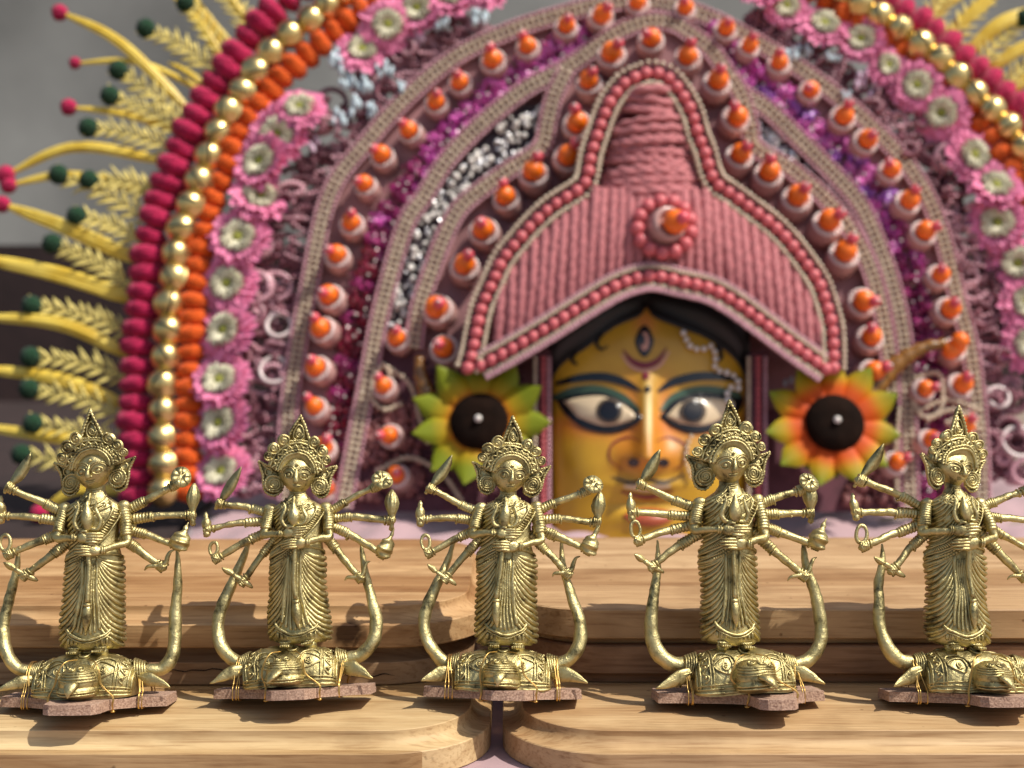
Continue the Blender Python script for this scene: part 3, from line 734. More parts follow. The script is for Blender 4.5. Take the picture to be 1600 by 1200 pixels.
    for s in (-1, 1):
        for k in range(4):
            hx, hz = hands[s][k]; hx += opt.get('hx', 0) + J(.22); hz += J(.22)
            if ('arm', s, k) in opt: hx, hz = opt[('arm', s, k)]
            p0 = np.array([s * roots[k][0], .28 - .04 * k, roots[k][1]]); p1 = np.array([hx, .05 + J(.12), hz]); dv = (p1 - p0) / np.linalg.norm(p1 - p0)
            m = TB(); mid = p0 + (p1 - p0) * .5 + np.array([0, 0, .06 + J(.05)])
            P = cr([p0, mid, p1], 110); t = np.linspace(0, 1, 110)
            r = np.where(t < .42, .25 + .05 * np.abs(np.sin(t * 68)), np.interp(t, [.42, .8, 1], [.22, .19, .18])) * (1 + .02 * np.sin(t * 37 + k))
            tube(m, P, r, 10)
            for _ in range(5):
                q_ = rg.uniform(.45, .95); pb = P[int(q_ * 109)] + np.array([0, J(.15), J(.15)]); ball(m, pb, .05 + abs(J(.05)), 7, 5)
            ring(m, p0 + (p1 - p0) * .43, basis(dv)[:, 0], basis(dv)[:, 1], .23, .05, 14)
            arm = m.build('back_arm', BRASS, root)
            h = TB(); fist(h, p1, dv, .25); h.build('hand', BRASS, arm)
            a = TB(); out = np.array([s, 0, 0.0])
            if s < 0 and k == 0:                    # leaf-bladed sword
                dd = np.array(opt.get('blade', (.55, -.05, .85))); c = p1 + (-.02, -.1, .2)
                tube(a, cr([c - dd * .55, c + dd * .1], 6), .1, 8); leaf(a, c, dd, 2.15, .37, .07, np.cross((-.29, .79, -.53), dd), bend=.12); nm = 'sword'
            elif s < 0 and k == 1:                  # bell
                lathe(a, [(.05, -.55), (.2, -.5), (.22, -.3), (.16, -.15), (.26, .1), (.28, .35), (.2, .55), (.12, .62), (.14, .75), (.05, .95)], p1 + (-.12, -.08, .1), (-.05, 0, 1), 14); nm = 'bell'
            elif s < 0 and k == 2:                  # noose
                c = p1 + (-.1, -.1, .2); t_ = np.linspace(-.35, 2 * pi + .35, 26) - pi / 2
                q = c + (-.12, 0, .40); lp = q + np.stack([.27 * np.cos(t_), .04 * np.sin(t_ / 2), .42 * np.sin(t_)], 1)
                tube(a, lp, .1, 8); nm = 'noose'
            elif s < 0 and k == 3:                  # dagger
                dd = np.array([-.85, -.15, .52]); c = p1 + (-.05, -.15, .02)
                tube(a, cr([c - dd * .75, c + dd * .55], 8), np.interp(np.linspace(0, 1, 8), [0, .2, 1], [.06, .15, .12]), 8); leaf(a, c + dd * .5, dd, .75, .2, .09, (.5, 0, .85)); nm = 'dagger'
            elif s > 0 and k == 0:                  # spoked disc
                c = p1 + (.46, -.30, .46); Rr = .58; nd = np.array([.2, -.85, .40]); Bs = basis(nd)
                lathe(a, [(Rr * .97, -.09), (Rr, -.05), (Rr, .0), (Rr * .96, .035), (.02, .035)], c, nd, 32)
                for q in range(8):                  # eight raised wedges leave grooves between them
                    a0, a1 = 2 * pi * (q + .06) / 8, 2 * pi * (q + .94) / 8
                    aa = np.linspace(a0, a1, 6); poly = [(.07 * cos((a0 + a1) / 2), .07 * sin((a0 + a1) / 2))] + [(.55 * cos(x), .55 * sin(x)) for x in aa]
                    plate(a, poly[::-1], .05, lambda p, dd_, c=c, Bs=Bs: c + Bs @ np.array([p[0], p[1], .03 + dd_]))
                nm = 'discus'
            elif s > 0 and k == 1:                  # fluted bud
                lathe(a, [(.03, -.75), (.16, -.65), (.14, -.4), (.2, -.2), (.17, 0), (.2, .2), (.32, .5), (.36, .8), (.3, 1.1), (.18, 1.35), (.05, 1.55)], p1 + (.12, -.1, .15), (.02, 0, 1), 24,
                      fn=lambda t, z: 1 + .30 * np.cos(9 * t) * np.clip(z, 0, .6)); nm = 'lotus_bud'
            elif s > 0 and k == 2:                  # conch
                ax = np.array([.42, -.05, .9]); prof = []
                for q in np.linspace(0, 1, 40): prof.append(((.14 + .44 * sin(pi * min(1, q * 1.25 + .12)) ** .9 * (1 - q * .55)) * (1 + .10 * sin(q * 26)) * (1 - q ** 6 * .9), -.5 + 1.7 * q))
                lathe(a, prof, p1 + (.2, -.1, .28), ax, 16, fn=lambda t, z: 1 + .13 * np.cos(2 * t - z * 11)); nm = 'conch'
            else:                                   # goad with two hooks
                c = p1 + (.05, -.15, .05)
                P = cr([c + (-.85, 0, -.22), c + (-.7, -.02, -.05), c + (-.4, -.02, -.02), c + (-.05, 0, -.02), c + (.2, 0, .12), c + (.3, 0, .45), c + (.42, 0, .72), c + (.62, 0, .80)], 28)
                tube(a, P, np.interp(np.linspace(0, 1, 28), [0, .15, .5, .85, 1], [.03, .1, .15, .1, .03]), 8); nm = 'goad'
            a.build(nm, BRASS, arm)
    # low web that joins the arm roots at the back
    m = TB()
    for s in (-1, 1):
        tube(m, cr([(s * 1.15, .35, 10.95), (s * 1.75, .40, 10.5), (s * 1.75, .40, 9.9), (s * 1.2, .35, 9.3)], 16), .3, 10, squash=.6)
    m.build('arm_root', BRASS, body)
    # hand-made unevenness: every casting is bent a little differently, with drips of metal on the arms
    ph = [(rg.uniform(0, 6.3), rg.uniform(0, 6.3), rg.uniform(0, 6.3)) for _ in range(6)]
    dirs = [np.array([J(1), J(1), J(1)]) for _ in range(6)]
    def visit(o):
        for c in o.children:
            if c.data.materials[0] == BRASS:
                n_ = len(c.data.vertices); co_ = np.empty(n_ * 3, np.float32); c.data.vertices.foreach_get('co', co_); P_ = co_.reshape(-1, 3) / S; D_ = np.zeros_like(P_)
                for i, (dr, pz) in enumerate(zip(dirs, ph)):
                    kf, am = ((.55, .07), (.8, .05), (1.3, .03), (3.1, .014), (5.3, .012), (8.0, .009))[i]
                    D_ += am * np.stack([np.sin(P_ @ (dr * kf) * 1.7 + pz[k]) for k in range(3)], 1)
                c.data.vertices.foreach_set('co', ((P_ + D_) * S).astype(np.float32).ravel()); c.data.update()
            visit(c)
    visit(root)
    return root

HL = [(3.1, -.75, 1.85), (3.75, -.7, 2.05), (4.35, -.6, 2.75), (4.58, -.4, 3.9), (4.45, -.2, 5.4), (4.2, 0, 6.9), (4.1, .1, 8.3)]
HR = [(3.1, -.75, 1.85), (3.75, -.7, 2.05), (4.4, -.6, 2.75), (4.6, -.4, 3.8), (4.35, -.2, 5.2), (3.95, 0, 6.8), (3.8, .1, 8.4)]
HRs = [(3.1, -.75, 1.8), (3.8, -.7, 1.95), (4.35, -.6, 2.6), (4.55, -.4, 3.7), (4.55, -.2, 5.2), (4.4, 0, 6.8), (4.3, .1, 8.2)]
HLl = [(3.0, -.75, 1.85), (3.5, -.7, 2.2), (4.1, -.6, 3.0), (4.35, -.4, 4.2), (3.9, -.2, 5.6), (3.2, .2, 7.2), (2.6, .5, 8.8)]
HR3 = [(3.0, -.75, 1.85), (3.6, -.7, 2.1), (4.1, -.6, 2.9), (4.15, -.4, 4.0), (3.7, -.2, 5.6), (3.3, .1, 7.0), (3.2, .3, 8.7)]
FIGS = [
    (-22.75, .5, 9.5, 1.5, 0.0, dict(seed=3, scale=1.0, horn_l=HL, horn_r=HRs, muzzle=.1, turn=-5, tilt=-3, nod=3, bx=.15, staff_x=0, tongue=-.1, lobe=(-1.2, 1.55)),
     'leftmost brass ten-armed figurine, in front of the magenta pompoms at the picture edge'),
    (-11.75, 1.2, 12.5, -2.0, -2.4, dict(seed=11, scale=.965, horn_l=HLl, horn_r=HR, muzzle=-.1, turn=8, tilt=3, nod=4, bx=.3, lobe_y=-4.2, tongue=-.4, finial=16.2, staff_b=.12),
     'brass ten-armed figurine second from the left on a tilted foot plate, next to the knot'),
    (-0.55, 1.2, 13.5, 0.0, 1.0, dict(seed=23, scale=.975, horn_l=HLl, horn_r=HR3, muzzle=0.0, turn=5, tilt=3, nod=6, bx=.2, lobe_y=-4.0, tongue=-.1, staff_x=-.15, staff_b=-.3, finial=16.3),
     'middle brass ten-armed figurine standing over the gap between the boards'),
    (12.2, 1.2, 9.5, 5.0, 0.6, dict(seed=31, horn_l=[(3.0, -.75, 1.85), (3.6, -.7, 1.95), (4.3, -.6, 2.7), (4.55, -.4, 3.9), (4.35, -.2, 5.4), (4.05, 0, 6.9), (4.0, .1, 8.3)], horn_r=HR, muzzle=.25, turn=-2, nod=3, bx=-.35, lobe=(.1, 2.1), tongue=.4),
     'brass ten-armed figurine fourth from the left, in front of the painted face'),
    (24.6, 1.2, 10.5, 3.0, 0.4, dict(seed=43, scale=1.005, horn_l=HL, horn_r=HR, muzzle=.5, turn=20, tilt=2, nod=2, bx=-.35, lobe=(-.6, 2.2), lobe_y=-4.4, tongue=.3, staff_x=.1, staff_b=.35, panel=(-14, 18)),
     'rightmost brass ten-armed figurine, its arms cut off by the picture edge'),
]
ARMS = {0: {(1, 0): (4.1, 12.3), (1, 1): (5.1, 10.75), (1, 2): (4.3, 9.0), (1, 3): (3.5, 7.9), (-1, 0): (-4.6, 12.1), (-1, 2): (-4.5, 8.6), (-1, 3): (-3.7, 7.5)}, 1: {(1, 0): (4.4, 12.0), (1, 1): (5.1, 10.2), (1, 2): (4.75, 8.4), (1, 3): (3.4, 7.2), (-1, 0): (-4.4, 11.6), (-1, 1): (-5.1, 10.15), (-1, 2): (-4.6, 8.3), (-1, 3): (-3.2, 7.1)}, 2: {(1, 0): (4.15, 11.9), (1, 1): (4.85, 10.25), (1, 2): (4.35, 8.7), (1, 3): (3.3, 7.5), (-1, 0): (-4.4, 12.1), (-1, 1): (-4.8, 10.4), (-1, 2): (-4.3, 8.5), (-1, 3): (-3.3, 7.2)}, 4: {(-1, 0): (-5.0, 12.3), (-1, 1): (-5.2, 10.65), (-1, 2): (-4.9, 8.95), (-1, 3): (-3.4, 7.7)}}
for i_, dct in ARMS.items():
    for (s_, k_), hp in dct.items(): FIGS[i_][5][('arm', s_, k_)] = hp
for (fx, fy, ln, yw, rl, op, lb) in FIGS:
    # the foot plate rests on its back edge (local y = +.9), its front lifted by the lean
    figurine((fx * .988, fy - 1.9, .05 + .9 * sin(radians(ln)) + (4.4 * abs(sin(radians(rl))))), yw, ln, rl, lb, op)
# ------------------------------------------------------------------ the great mask behind the boards
MASK_Y, MASK_Z, MASK_LEAN = 71.5, -1.6, radians(14)
mask = empty('ceremonial_mask', (0, MASK_Y, MASK_Z), 'large painted mask with yellow face under a high beaded headdress of pompoms and flowers', 'mask')
mask.rotation_euler = (-MASK_LEAN, 0, 0)
_RM = np.array([[1, 0, 0], [0, cos(MASK_LEAN), sin(MASK_LEAN)], [0, -sin(MASK_LEAN), cos(MASK_LEAN)]])   # local -> world
_o = _RM.T @ (CAM - np.array([0, MASK_Y, MASK_Z]))
def mp(u, v, off=0.0):
    """where the sight line through (u, v) of the photograph meets the mask's own plane, off cm in front of it (mask coordinates, cm)"""
    u = np.asarray(u, float); v = np.asarray(v, float)
    d = np.stack([(u - 800) / FPX, np.cos(PITCH) + 0 * u + (600 - v) / FPX * sin(PITCH), -sin(PITCH) + (600 - v) / FPX * cos(PITCH) + 0 * u], -1) @ _RM
    t = (-np.asarray(off, float) - _o[1]) / d[..., 1]
    return _o + d * t[..., None]
PX = 1 / 14.6                                        # one photograph pixel on the mask, cm
def mpath(pts, off=0.0, n=60):
    P = cr([(x, y, 0) for x, y in pts], n); return mp(P[:, 0], P[:, 1], off)

M_mag = mat('magenta_pompom', (190, 16, 78), rough=.95, vary=.35, vscale=160, sheen=.12, bump=.9, bscale=420, bdist=.003)
M_org = mat('orange_pompom', (232, 92, 8), rough=.95, vary=.3, vscale=160, sheen=.1, bump=.9, bscale=420, bdist=.003)
M_grn = mat('green_pompom', (14, 60, 32), rough=.95, vary=.4, vscale=160, sheen=.08, bump=.9, bscale=420, bdist=.003)
M_bell = mat('gilt_bell', (.80, .60, .25), rough=.34, metal=1.0)
M_slot = mat('bell_slot_black', (16, 12, 10), rough=.8)
M_petal = mat('pink_petal', (246, 138, 180), rough=.65, vary=.25, vscale=90, sheen=.1)
M_cream = mat('cream_fringe', (238, 232, 204), rough=.85, vary=.3, vscale=200, bump=.5, bscale=400)
M_eye = mat('flower_eye', (150, 150, 60), rough=.8, vary=.4, vscale=200)
M_pearl = mat('cream_pearl', (206, 188, 162), rough=.25, spec=.7, coat=.4)
M_mauve = mat('mauve_bead', (204, 154, 164), rough=.3, coat=.3)
M_rib = mat('mauve_ribbon', (104, 60, 70), rough=.8, vary=.3, vscale=60)
M_back = mat('mauve_brown_back', (170, 122, 124), rough=.9, vary=.4, vscale=25)
M_pink = mat('salmon_bead', (204, 98, 104), rough=.42, coat=.15, vary=.2, vscale=40)
M_yarn = mat('salmon_yarn', (202, 124, 128), rough=.95, sheen=.15, vary=.25, vscale=200, bump=.8, bscale=600, bdist=.002)
M_cup = mat('mauve_cup', (184, 142, 136), rough=.25, coat=.4)
M_rim = mat('silvered_rim', (228, 212, 208), rough=.3, spec=.7)
M_ball = mat('orange_ball', (248, 116, 16), rough=.38, coat=.2)
M_tip = mat('rose_bead', (222, 84, 98), rough=.3, coat=.3)
M_white = mat('white_pearl', (226, 220, 212), rough=.2, coat=.5)
M_leafy = mat('yellow_leaf', (234, 206, 92), rough=.35, vary=.3, vscale=40, col2=(214, 178, 56))
M_wheat = mat('wheat_straw', (240, 220, 128), rough=.55, vary=.3, vscale=60)
M_blue = mat('pale_blue_flower', (190, 206, 214), rough=.7, vary=.15, vscale=60)
M_lilac = mat('pale_lilac_flower', (214, 186, 206), rough=.7, vary=.15, vscale=60)
M_silver = mat('silver_sequin', (.78, .77, .79), rough=.35, metal=1.0)
M_black = mat('black_net', (58, 46, 54), rough=.7)
TIN = [mat('tinsel_%d' % i, c, rough=.35, spec=.8, vary=.3, vscale=120) for i, c in enumerate([(236, 112, 200), (212, 84, 180), (164, 44, 112), (140, 18, 54), (184, 108, 210)])]

def look(ax):
    return Vector((0, 0, 1)).rotation_difference(Vector(ax))

# -- meshes shared by the pieces that repeat
def pom_mesh(name, material, seed, fuzz=.10):
    m = MB(); ball(m, (0, 0, 0), 1.0, 22, 14); r_ = random.Random(seed)
    V = m.v[0]; V *= (1 + np.array([r_.uniform(-fuzz, fuzz) for _ in range(len(V))]))[:, None]
    return m.mesh(name, material)
POM = {k: [pom_mesh(k, mm, s) for s in range(3)] for k, mm in (('magenta_pompom', M_mag), ('orange_pompom', M_org), ('green_pompom', M_grn))}
m = MB(); lathe(m, [(.05, -1), (.35, -.94), (.7, -.72), (.92, -.4), (.99, -.1), (1.04, -.05), (1.04, .05), (.99, .1), (.92, .4), (.7, .72), (.35, .94), (.05, 1)], nu=24); BELL = m.mesh('gilt_bell', M_bell)
m = MB()
tube(m, [(1.01 * sin(a), 0, 1.01 * cos(a)) for a in np.linspace(-.9, .9, 12)], .07, 6); SLOT = m.mesh('slot', M_slot)
def petal_ring(m, n, r0, r1, wd, z0, z1, seed, cup=.1):
    r_ = random.Random(seed)
    for k in range(n):
        a = 2 * pi * k / n + r_.uniform(-.06, .06); L = r1 * r_.uniform(.9, 1.06); c, s = cos(a), sin(a); zz = z1 + r_.uniform(-.08, .08)
        V = []
        for t, ww, z in ((0, .5, z0), (.4, .9, z0 + (zz - z0) * .35 + cup), (.8, 1.0, z0 + (zz - z0) * .75 + cup), (1.0, .45, zz)):
            R = r0 + (L - r0) * t
            for q, dz in ((-1, .04), (0, -.03), (1, .04)): V.append((R * c - q * wd * ww * s, R * s + q * wd * ww * c, z + dz))
        m.add(V, [(3 * i + j, 3 * i + 3 + j, 3 * i + 4 + j, 3 * i + 1 + j) for i in range(3) for j in range(2)])
FLW = []
for s_ in range(3):
    m = MB(); petal_ring(m, 26, .34, 1.06, .135, .05, .10 + .08 * s_, s_, .08); petal_ring(m, 24, .3, .90, .13, .1, .24 + .1 * s_, s_ + 9, .10)
    FLW.append(m.mesh('pink_flower', M_petal))
m = MB(); petal_ring(m, 30, .08, .58, .06, .24, .38, 4, .10); petal_ring(m, 28, .1, .48, .06, .26, .42, 5, .1); lathe(m, [(.48, .08), (.40, .22), (.1, .24)], nu=18); FCREAM = m.mesh('cream_center', M_cream)
m = MB(); lathe(m, [(.2, .22), (.19, .34), (.1, .4), (.02, .41)], nu=14); FEYE = m.mesh('flower_eye', M_eye)
m = MB(); lathe(m, [(.80, 0), (.98, .1), (1.0, .5), (.96, 1.0), (.86, 1.15), (.72, 1.12), (.62, .9), (.3, .8), (.02, .8)], nu=22); CUP = m.mesh('bead_cup', M_cup)
m = MB(); lathe(m, [(.82, 1.12), (.92, 1.16), (.86, 1.24), (.70, 1.22), (.66, 1.12)], nu=22)
for k in range(18): ball(m, (.8 * cos(2 * pi * k / 18), .8 * sin(2 * pi * k / 18), 1.2), .11, 6, 5)
RIM = m.mesh('cup_rim', M_rim)
m = MB(); ball(m, (0, 0, 1.55), .66, 18, 12); OBALL = m.mesh('orange_ball', M_ball)
m = MB(); ball(m, (0, 0, 2.3), .36, 14, 10); TIPB = m.mesh('rose_bead', M_tip)
m = MB(); ball(m, (0, 0, 2.68), .11, 8, 6); PIN = m.mesh('pin', M_white)
m = MB(); ball(m, (0, 0, 0), 1.0, 14, 10); PBEAD = m.mesh('salmon_bead', M_pink)

def along(pts, step_px, jit=0.0, r_=rnd):
    L = plen(np.array(pts, float)); n = max(2, int(round(L / step_px)) + 1)
    P = cr([(x, y, 0) for x, y in pts], n)[:, :2]
    T = np.gradient(P, axis=0); T /= np.linalg.norm(T, axis=1)[:, None]
    return P + np.array([[r_.uniform(-jit, jit), r_.uniform(-jit, jit)] for _ in P]), T

# -- backing panels
def panel(name, poly, off, thick, material, parent=mask):
    m = MB(); plate(m, poly, thick, lambda p, d: mp(p[0], p[1], off - d)); return m.build(name, material, parent, smooth=False)

OUT_L = [(449, 780), (449, 660), (463, 555), (482, 450), (515, 304), (575, 220), (641, 147), (715, 87), (795, 49), (865, 26), (935, 8), (1000, 2), (1065, 12), (1130, 38), (1200, 77), (1257, 113), (1310, 153), (1360, 197), (1413, 253), (1453, 317), (1478, 390), (1496, 467), (1514, 537), (1526, 625), (1532, 700), (1534, 790)]
SEC_L = [(536, 790), (561, 660), (575, 590), (589, 513), (606, 443), (634, 350), (662, 308), (697, 252), (750, 196), (820, 140), (887, 105), (950, 60), (985, 42), (1020, 33), (1055, 38), (1085, 58), (1115, 84), (1153, 140), (1200, 172), (1250, 220), (1300, 270), (1343, 320), (1373, 385), (1393, 443), (1409, 513), (1417, 600), (1420, 700), (1422, 790)]
TH_L = [(884, 112), (866, 150), (856, 190), (844, 232), (795, 266), (750, 298), (715, 330), (690, 380), (672, 430), (655, 480), (646, 540)]
TH_R = [(1142, 124), (1158, 150), (1171, 196), (1180, 231), (1237, 266), (1300, 322), (1346, 390), (1372, 460), (1388, 548), (1392, 610)]
panel('headdress_back', [p for p in OUT_L if p[0] > 0], 2.2, .5, M_back)
panel('headdress_back', TH_L[::-1] + SEC_L[11:17] + TH_R + [(1392, 640), (646, 640)], 3.7, .4, M_back)

# -- pompom, bell and flower garlands
BELLS = [(540, -14), (512, 8), (486, 30), (453, 54), (424, 82), (401, 112), (379, 143), (357, 173), (341, 207), (327, 243), (312, 282), (298, 320), (285, 357), (275, 396), (273, 434), (265, 474), (263, 516), (259, 557), (255, 600), (255, 641), (253, 684), (255, 726), (255, 768)]
BELLR = [(1313, -14), (1343, 5), (1373, 25), (1405, 45), (1437, 70), (1467, 92), (1495, 120), (1522, 147), (1548, 172), (1575, 198), (1597, 230), (1618, 262), (1636, 296), (1650, 332)]
ctr = np.array([930, 620])
for (x, y) in BELLS + BELLR:
    c = mp(x, y, 2.7); tl = Vector((rnd.uniform(-.5, .5), -1, rnd.uniform(-.3, .6)))
    b = link('gilt_bell', BELL, mask, None, c, look(tl), 23.5 * PX * rnd.uniform(.96, 1.05))
    link('slot', SLOT, b, None, (0, 0, 0), Quaternion((0, 0, 1), rnd.uniform(0, 3)))
MAGL = [(470, -22), (445, 0), (410, 35), (378, 75), (350, 115), (322, 160), (297, 205), (280, 240), (262, 285), (245, 340), (232, 400), (222, 480), (216, 530), (213, 580), (212, 650), (213, 720), (214, 775)]
MAGR = [(1365, -16), (1390, 5), (1440, 40), (1480, 75), (1520, 110), (1560, 145), (1590, 172), (1615, 205), (1640, 245), (1662, 290)]
ORGL = [(640, -18), (592, 7), (545, 30), (505, 65), (470, 97), (446, 115), (412, 159), (378, 201), (359, 252), (336, 303), (320, 355), (311, 410), (303, 464), (300, 520), (299, 580), (296, 634), (294, 705), (294, 770)]
ORGR = [(1270, -14), (1317, 20), (1360, 45), (1403, 78), (1467, 130), (1517, 183), (1565, 245), (1593, 290), (1615, 335)]
def garland(name, path, step, rx, ry, off, r_):
    P, T = along(path, step, 1.5, r_)
    for p, t in zip(P, T):
        c = mp(p[0], p[1], off + r_.uniform(-.2, .3))
        q = Quaternion((0, -1, 0), math.atan2(-t[1], t[0]) + r_.uniform(-.15, .15))      # local x along the string
        f = r_.uniform(.9, 1.08)
        link(name, r_.choice(POM[name]), mask, None, c, q, (rx * PX * f, ry * PX * f * .9, ry * PX * f))
garland('magenta_pompom', MAGL, 29, 17.5, 28, 1.2, rnd); garland('magenta_pompom', MAGR, 29, 17.5, 28, 1.2, rnd)
garland('orange_pompom', ORGL, 27, 16.5, 24, 1.8, rnd); garland('orange_pompom', ORGR, 27, 16.5, 24, 1.8, rnd)
FL = [(470, 175, 40), (437, 215, 47), (413, 257, 46), (405, 315, 44), (375, 376, 46), (360, 447, 45), (357, 520, 46), (347, 600, 44), (350, 665, 46), (350, 742, 43), (565, 85, 40), (605, 42, 42), (655, 18, 42), (703, 2, 42), (750, -14, 40), (1190, -10, 36),
      (1225, 12, 36), (1285, 45, 40), (1345, 66, 38), (1385, 105, 32), (1430, 137, 40), (1470, 180, 42), (1515, 245, 42), (1552, 297, 42), (1557, 352, 44), (1590, 415, 42), (1597, 475, 42), (1606, 540, 42)]
for (x, y, r) in FL:
    d = Vector((rnd.uniform(-.45, .3), -1, rnd.uniform(-.15, .55)))
    f = link('pink_flower', rnd.choice(FLW), mask, None, mp(x, y, 2.0 + rnd.uniform(0, .8)), look(d) @ Quaternion((0, 0, 1), rnd.uniform(0, 6)), r * PX * 1.05)
    link('cream_center', FCREAM, f); link('flower_eye', FEYE, f)

# -- beaded bands
_dirs = None
def bead_row(m, P, r):
    B = [(0, 0, 1), (1, 0, 0), (0, 1, 0), (-1, 0, 0), (0, -1, 0), (0, 0, -1)]
    ico = MB(); ball(ico, (0, 0, 0), 1, 7, 5); V0 = ico.v[0]; F0 = ico.f
    for p in P: m.add(V0 * r * rnd.uniform(.9, 1.08) + p, F0)
def band(path, off, rows, half=13, closed_ends=True, name='bead_strip'):
    P, T = along(path, 6); Nn = np.stack([-T[:, 1], T[:, 0]], 1)
    m = MB(); L_ = P + Nn * half; R_ = P - Nn * half
    a, b, c, d = mp(L_[:, 0], L_[:, 1], off), mp(R_[:, 0], R_[:, 1], off), mp(R_[:, 0], R_[:, 1], off - .5), mp(L_[:, 0], L_[:, 1], off - .5)
    n = len(P); V = np.concatenate([a, b, c, d])
    F = []
    for i in range(n - 1):
        for k in range(4): F.append((k * n + i, k * n + i + 1, ((k + 1) % 4) * n + i + 1, ((k + 1) % 4) * n + i))
    m.add(V, F); rib = m.build('ribbon', M_rib, mask, smooth=False)
    for o_, rpx, material in rows:
        Q, T2 = along(path, rpx * 2.35); N2 = np.stack([-T2[:, 1], T2[:, 0]], 1); Q = Q + N2 * o_
        m = MB(); bead_row(m, mp(Q[:, 0], Q[:, 1], off + .12), rpx * PX); m.build('bead_row', material, rib, kind='stuff')
    return rib
R4 = [(-13, 3.4, M_mauve), (-4.9, 4.2, M_pearl), (4.9, 4.2, M_pearl), (13, 3.4, M_mauve)]
band(OUT_L, 3.0, R4, 14); band(SEC_L, 4.2, R4, 14); band(TH_L, 4.8, R4, 13); band(TH_R, 4.8, R4, 13)

# -- cups with an orange ball and a rose bead
CUPS1 = [(500, 640), (504, 578), (515, 517), (520, 466), (530, 406), (551, 355), (573, 296), (601, 250), (645, 206), (684, 164), (722, 131), (771, 102), (824, 77), (880, 50), (936, 30), (998, 12), (1063, 22), (1128, 55), (1163, 78), (1217, 108), (1260, 144), (1312, 188), (1344, 224), (1384, 270), (1410, 322), (1435, 369), (1460, 431), (1468, 486), (1480, 548), (1487, 606), (506, 702), (512, 765), (1492, 670), (1496, 735)]
CUPS2 = [(1018, 72), (955, 96), (1076, 97), (919, 136), (1115, 136), (901, 197), (1142, 188), (885, 250), (1150, 252), (836, 282), (1198, 284), (793, 315), (1241, 316), (761, 363), (1286, 361), (727, 420), (1314, 408), (690, 488), (1341, 470), (697, 548), (1351, 530), (1351, 582)]
CUPS3 = [(625, 532), (603, 605), (613, 676), (630, 742), (1436, 606), (1388, 722), (1440, 690)]
for lst, off, r in ((CUPS1, 2.4, 22), (CUPS2, 4.0, 25), (CUPS3, 3.6, 20)):
    for (x, y) in lst:
        out = np.clip((x - 1015) / 420.0, -1, 1)
        ax = Vector((out * .22 + rnd.uniform(-.15, .15), -1, .18 + rnd.uniform(-.15, .2)))
        c = link('bead_cup', CUP, mask, None, mp(x - 3 * out + rnd.uniform(-3, 3), y + 9 + rnd.uniform(-3, 3), off), look(ax), (r * PX * rnd.uniform(.9, 1.06),) * 3)
        link('cup_rim', RIM, c); link('orange_ball', OBALL, c)
        tq = Quaternion((1, 0, 0), rnd.uniform(-.25, .1)) @ Quaternion((0, 1, 0), rnd.uniform(-.2, .2))
        tb = link('rose_bead', TIPB, c, None, (0, 0, 0), tq); link('pin', PIN, c, None, (0, 0, 0), tq)

# -- purple tinsel flowers between the two big bands
def tinsel_mesh(mt, seed):
    m = MB(); r_ = random.Random(seed)
    for k in range(46):
        a, e = r_.uniform(0, 2 * pi), r_.uniform(.1, 1.4); R = r_.uniform(.4, 1.0)
        c = np.array([cos(a) * cos(e), sin(a) * cos(e), sin(e) * .6]) * R; nrm = c + np.array([r_.uniform(-.6, .6) for _ in range(3)]); B = basis(nrm); s = r_.uniform(.14, .30)
        q = [(cos(t) * s * r_.uniform(.6, 1.1), sin(t) * s * r_.uniform(.6, 1.1), r_.uniform(-.06, .06)) for t in np.linspace(0, 2 * pi, 6, endpoint=False)]
        m.add(np.vstack([np.array(q) @ B.T + c, c + B[:, 2] * .06]), [(i, (i + 1) % 6, 6) for i in range(6)])
    return m.mesh('tinsel_flower', mt, smooth=False)
TM = [[tinsel_mesh(t, s) for s in range(2)] for t in TIN]
PUL = [(515, 770), (528, 700), (540, 610), (556, 510), (577, 430), (605, 350), (645, 285), (695, 225), (755, 165), (825, 112), (885, 76), (930, 52)]
PUR = [(1105, 58), (1140, 88), (1180, 125), (1232, 172), (1290, 220), (1340, 270), (1385, 335), (1412, 400), (1432, 470), (1445, 540), (1452, 620), (1458, 700), (1460, 780)]
for path, side in ((PUL, 0), (PUR, 1)):
    for row in (-13, 11):
        P, T = along(path, 25, 4)
        for p, t in zip(P, T):
            q = p + np.array([-t[1], t[0]]) * row
            if side == 0: i = 3 if p[1] > 400 else 2 if p[1] > 270 else 1 if p[1] > 180 else 0
            else: i = rnd.choice((0, 0, 4, 1)) if p[1] < 280 else rnd.choice((1, 2, 4)) if p[1] < 420 else 2
            if side == 0 and rnd.random() < .25: i = max(0, i - 1)
            link('tinsel_flower', rnd.choice(TM[i]), mask, None, mp(q[0], q[1], 2.6 + rnd.uniform(-.2, .4)), look((rnd.uniform(-.3, .3), -1, rnd.uniform(-.2, .4))) @ Quaternion((0, 0, 1), rnd.uniform(0, 6)), 21 * PX)
        m = MB(); pts = []
        for p, t in zip(P, T):
            for _ in range(1): pts.append(mp(p[0] + rnd.uniform(-22, 22), p[1] + rnd.uniform(-14, 14), 3.5))
        bead_row(m, pts, 2.6 * PX); m.build('seed_pearls', M_white, mask, kind='stuff')

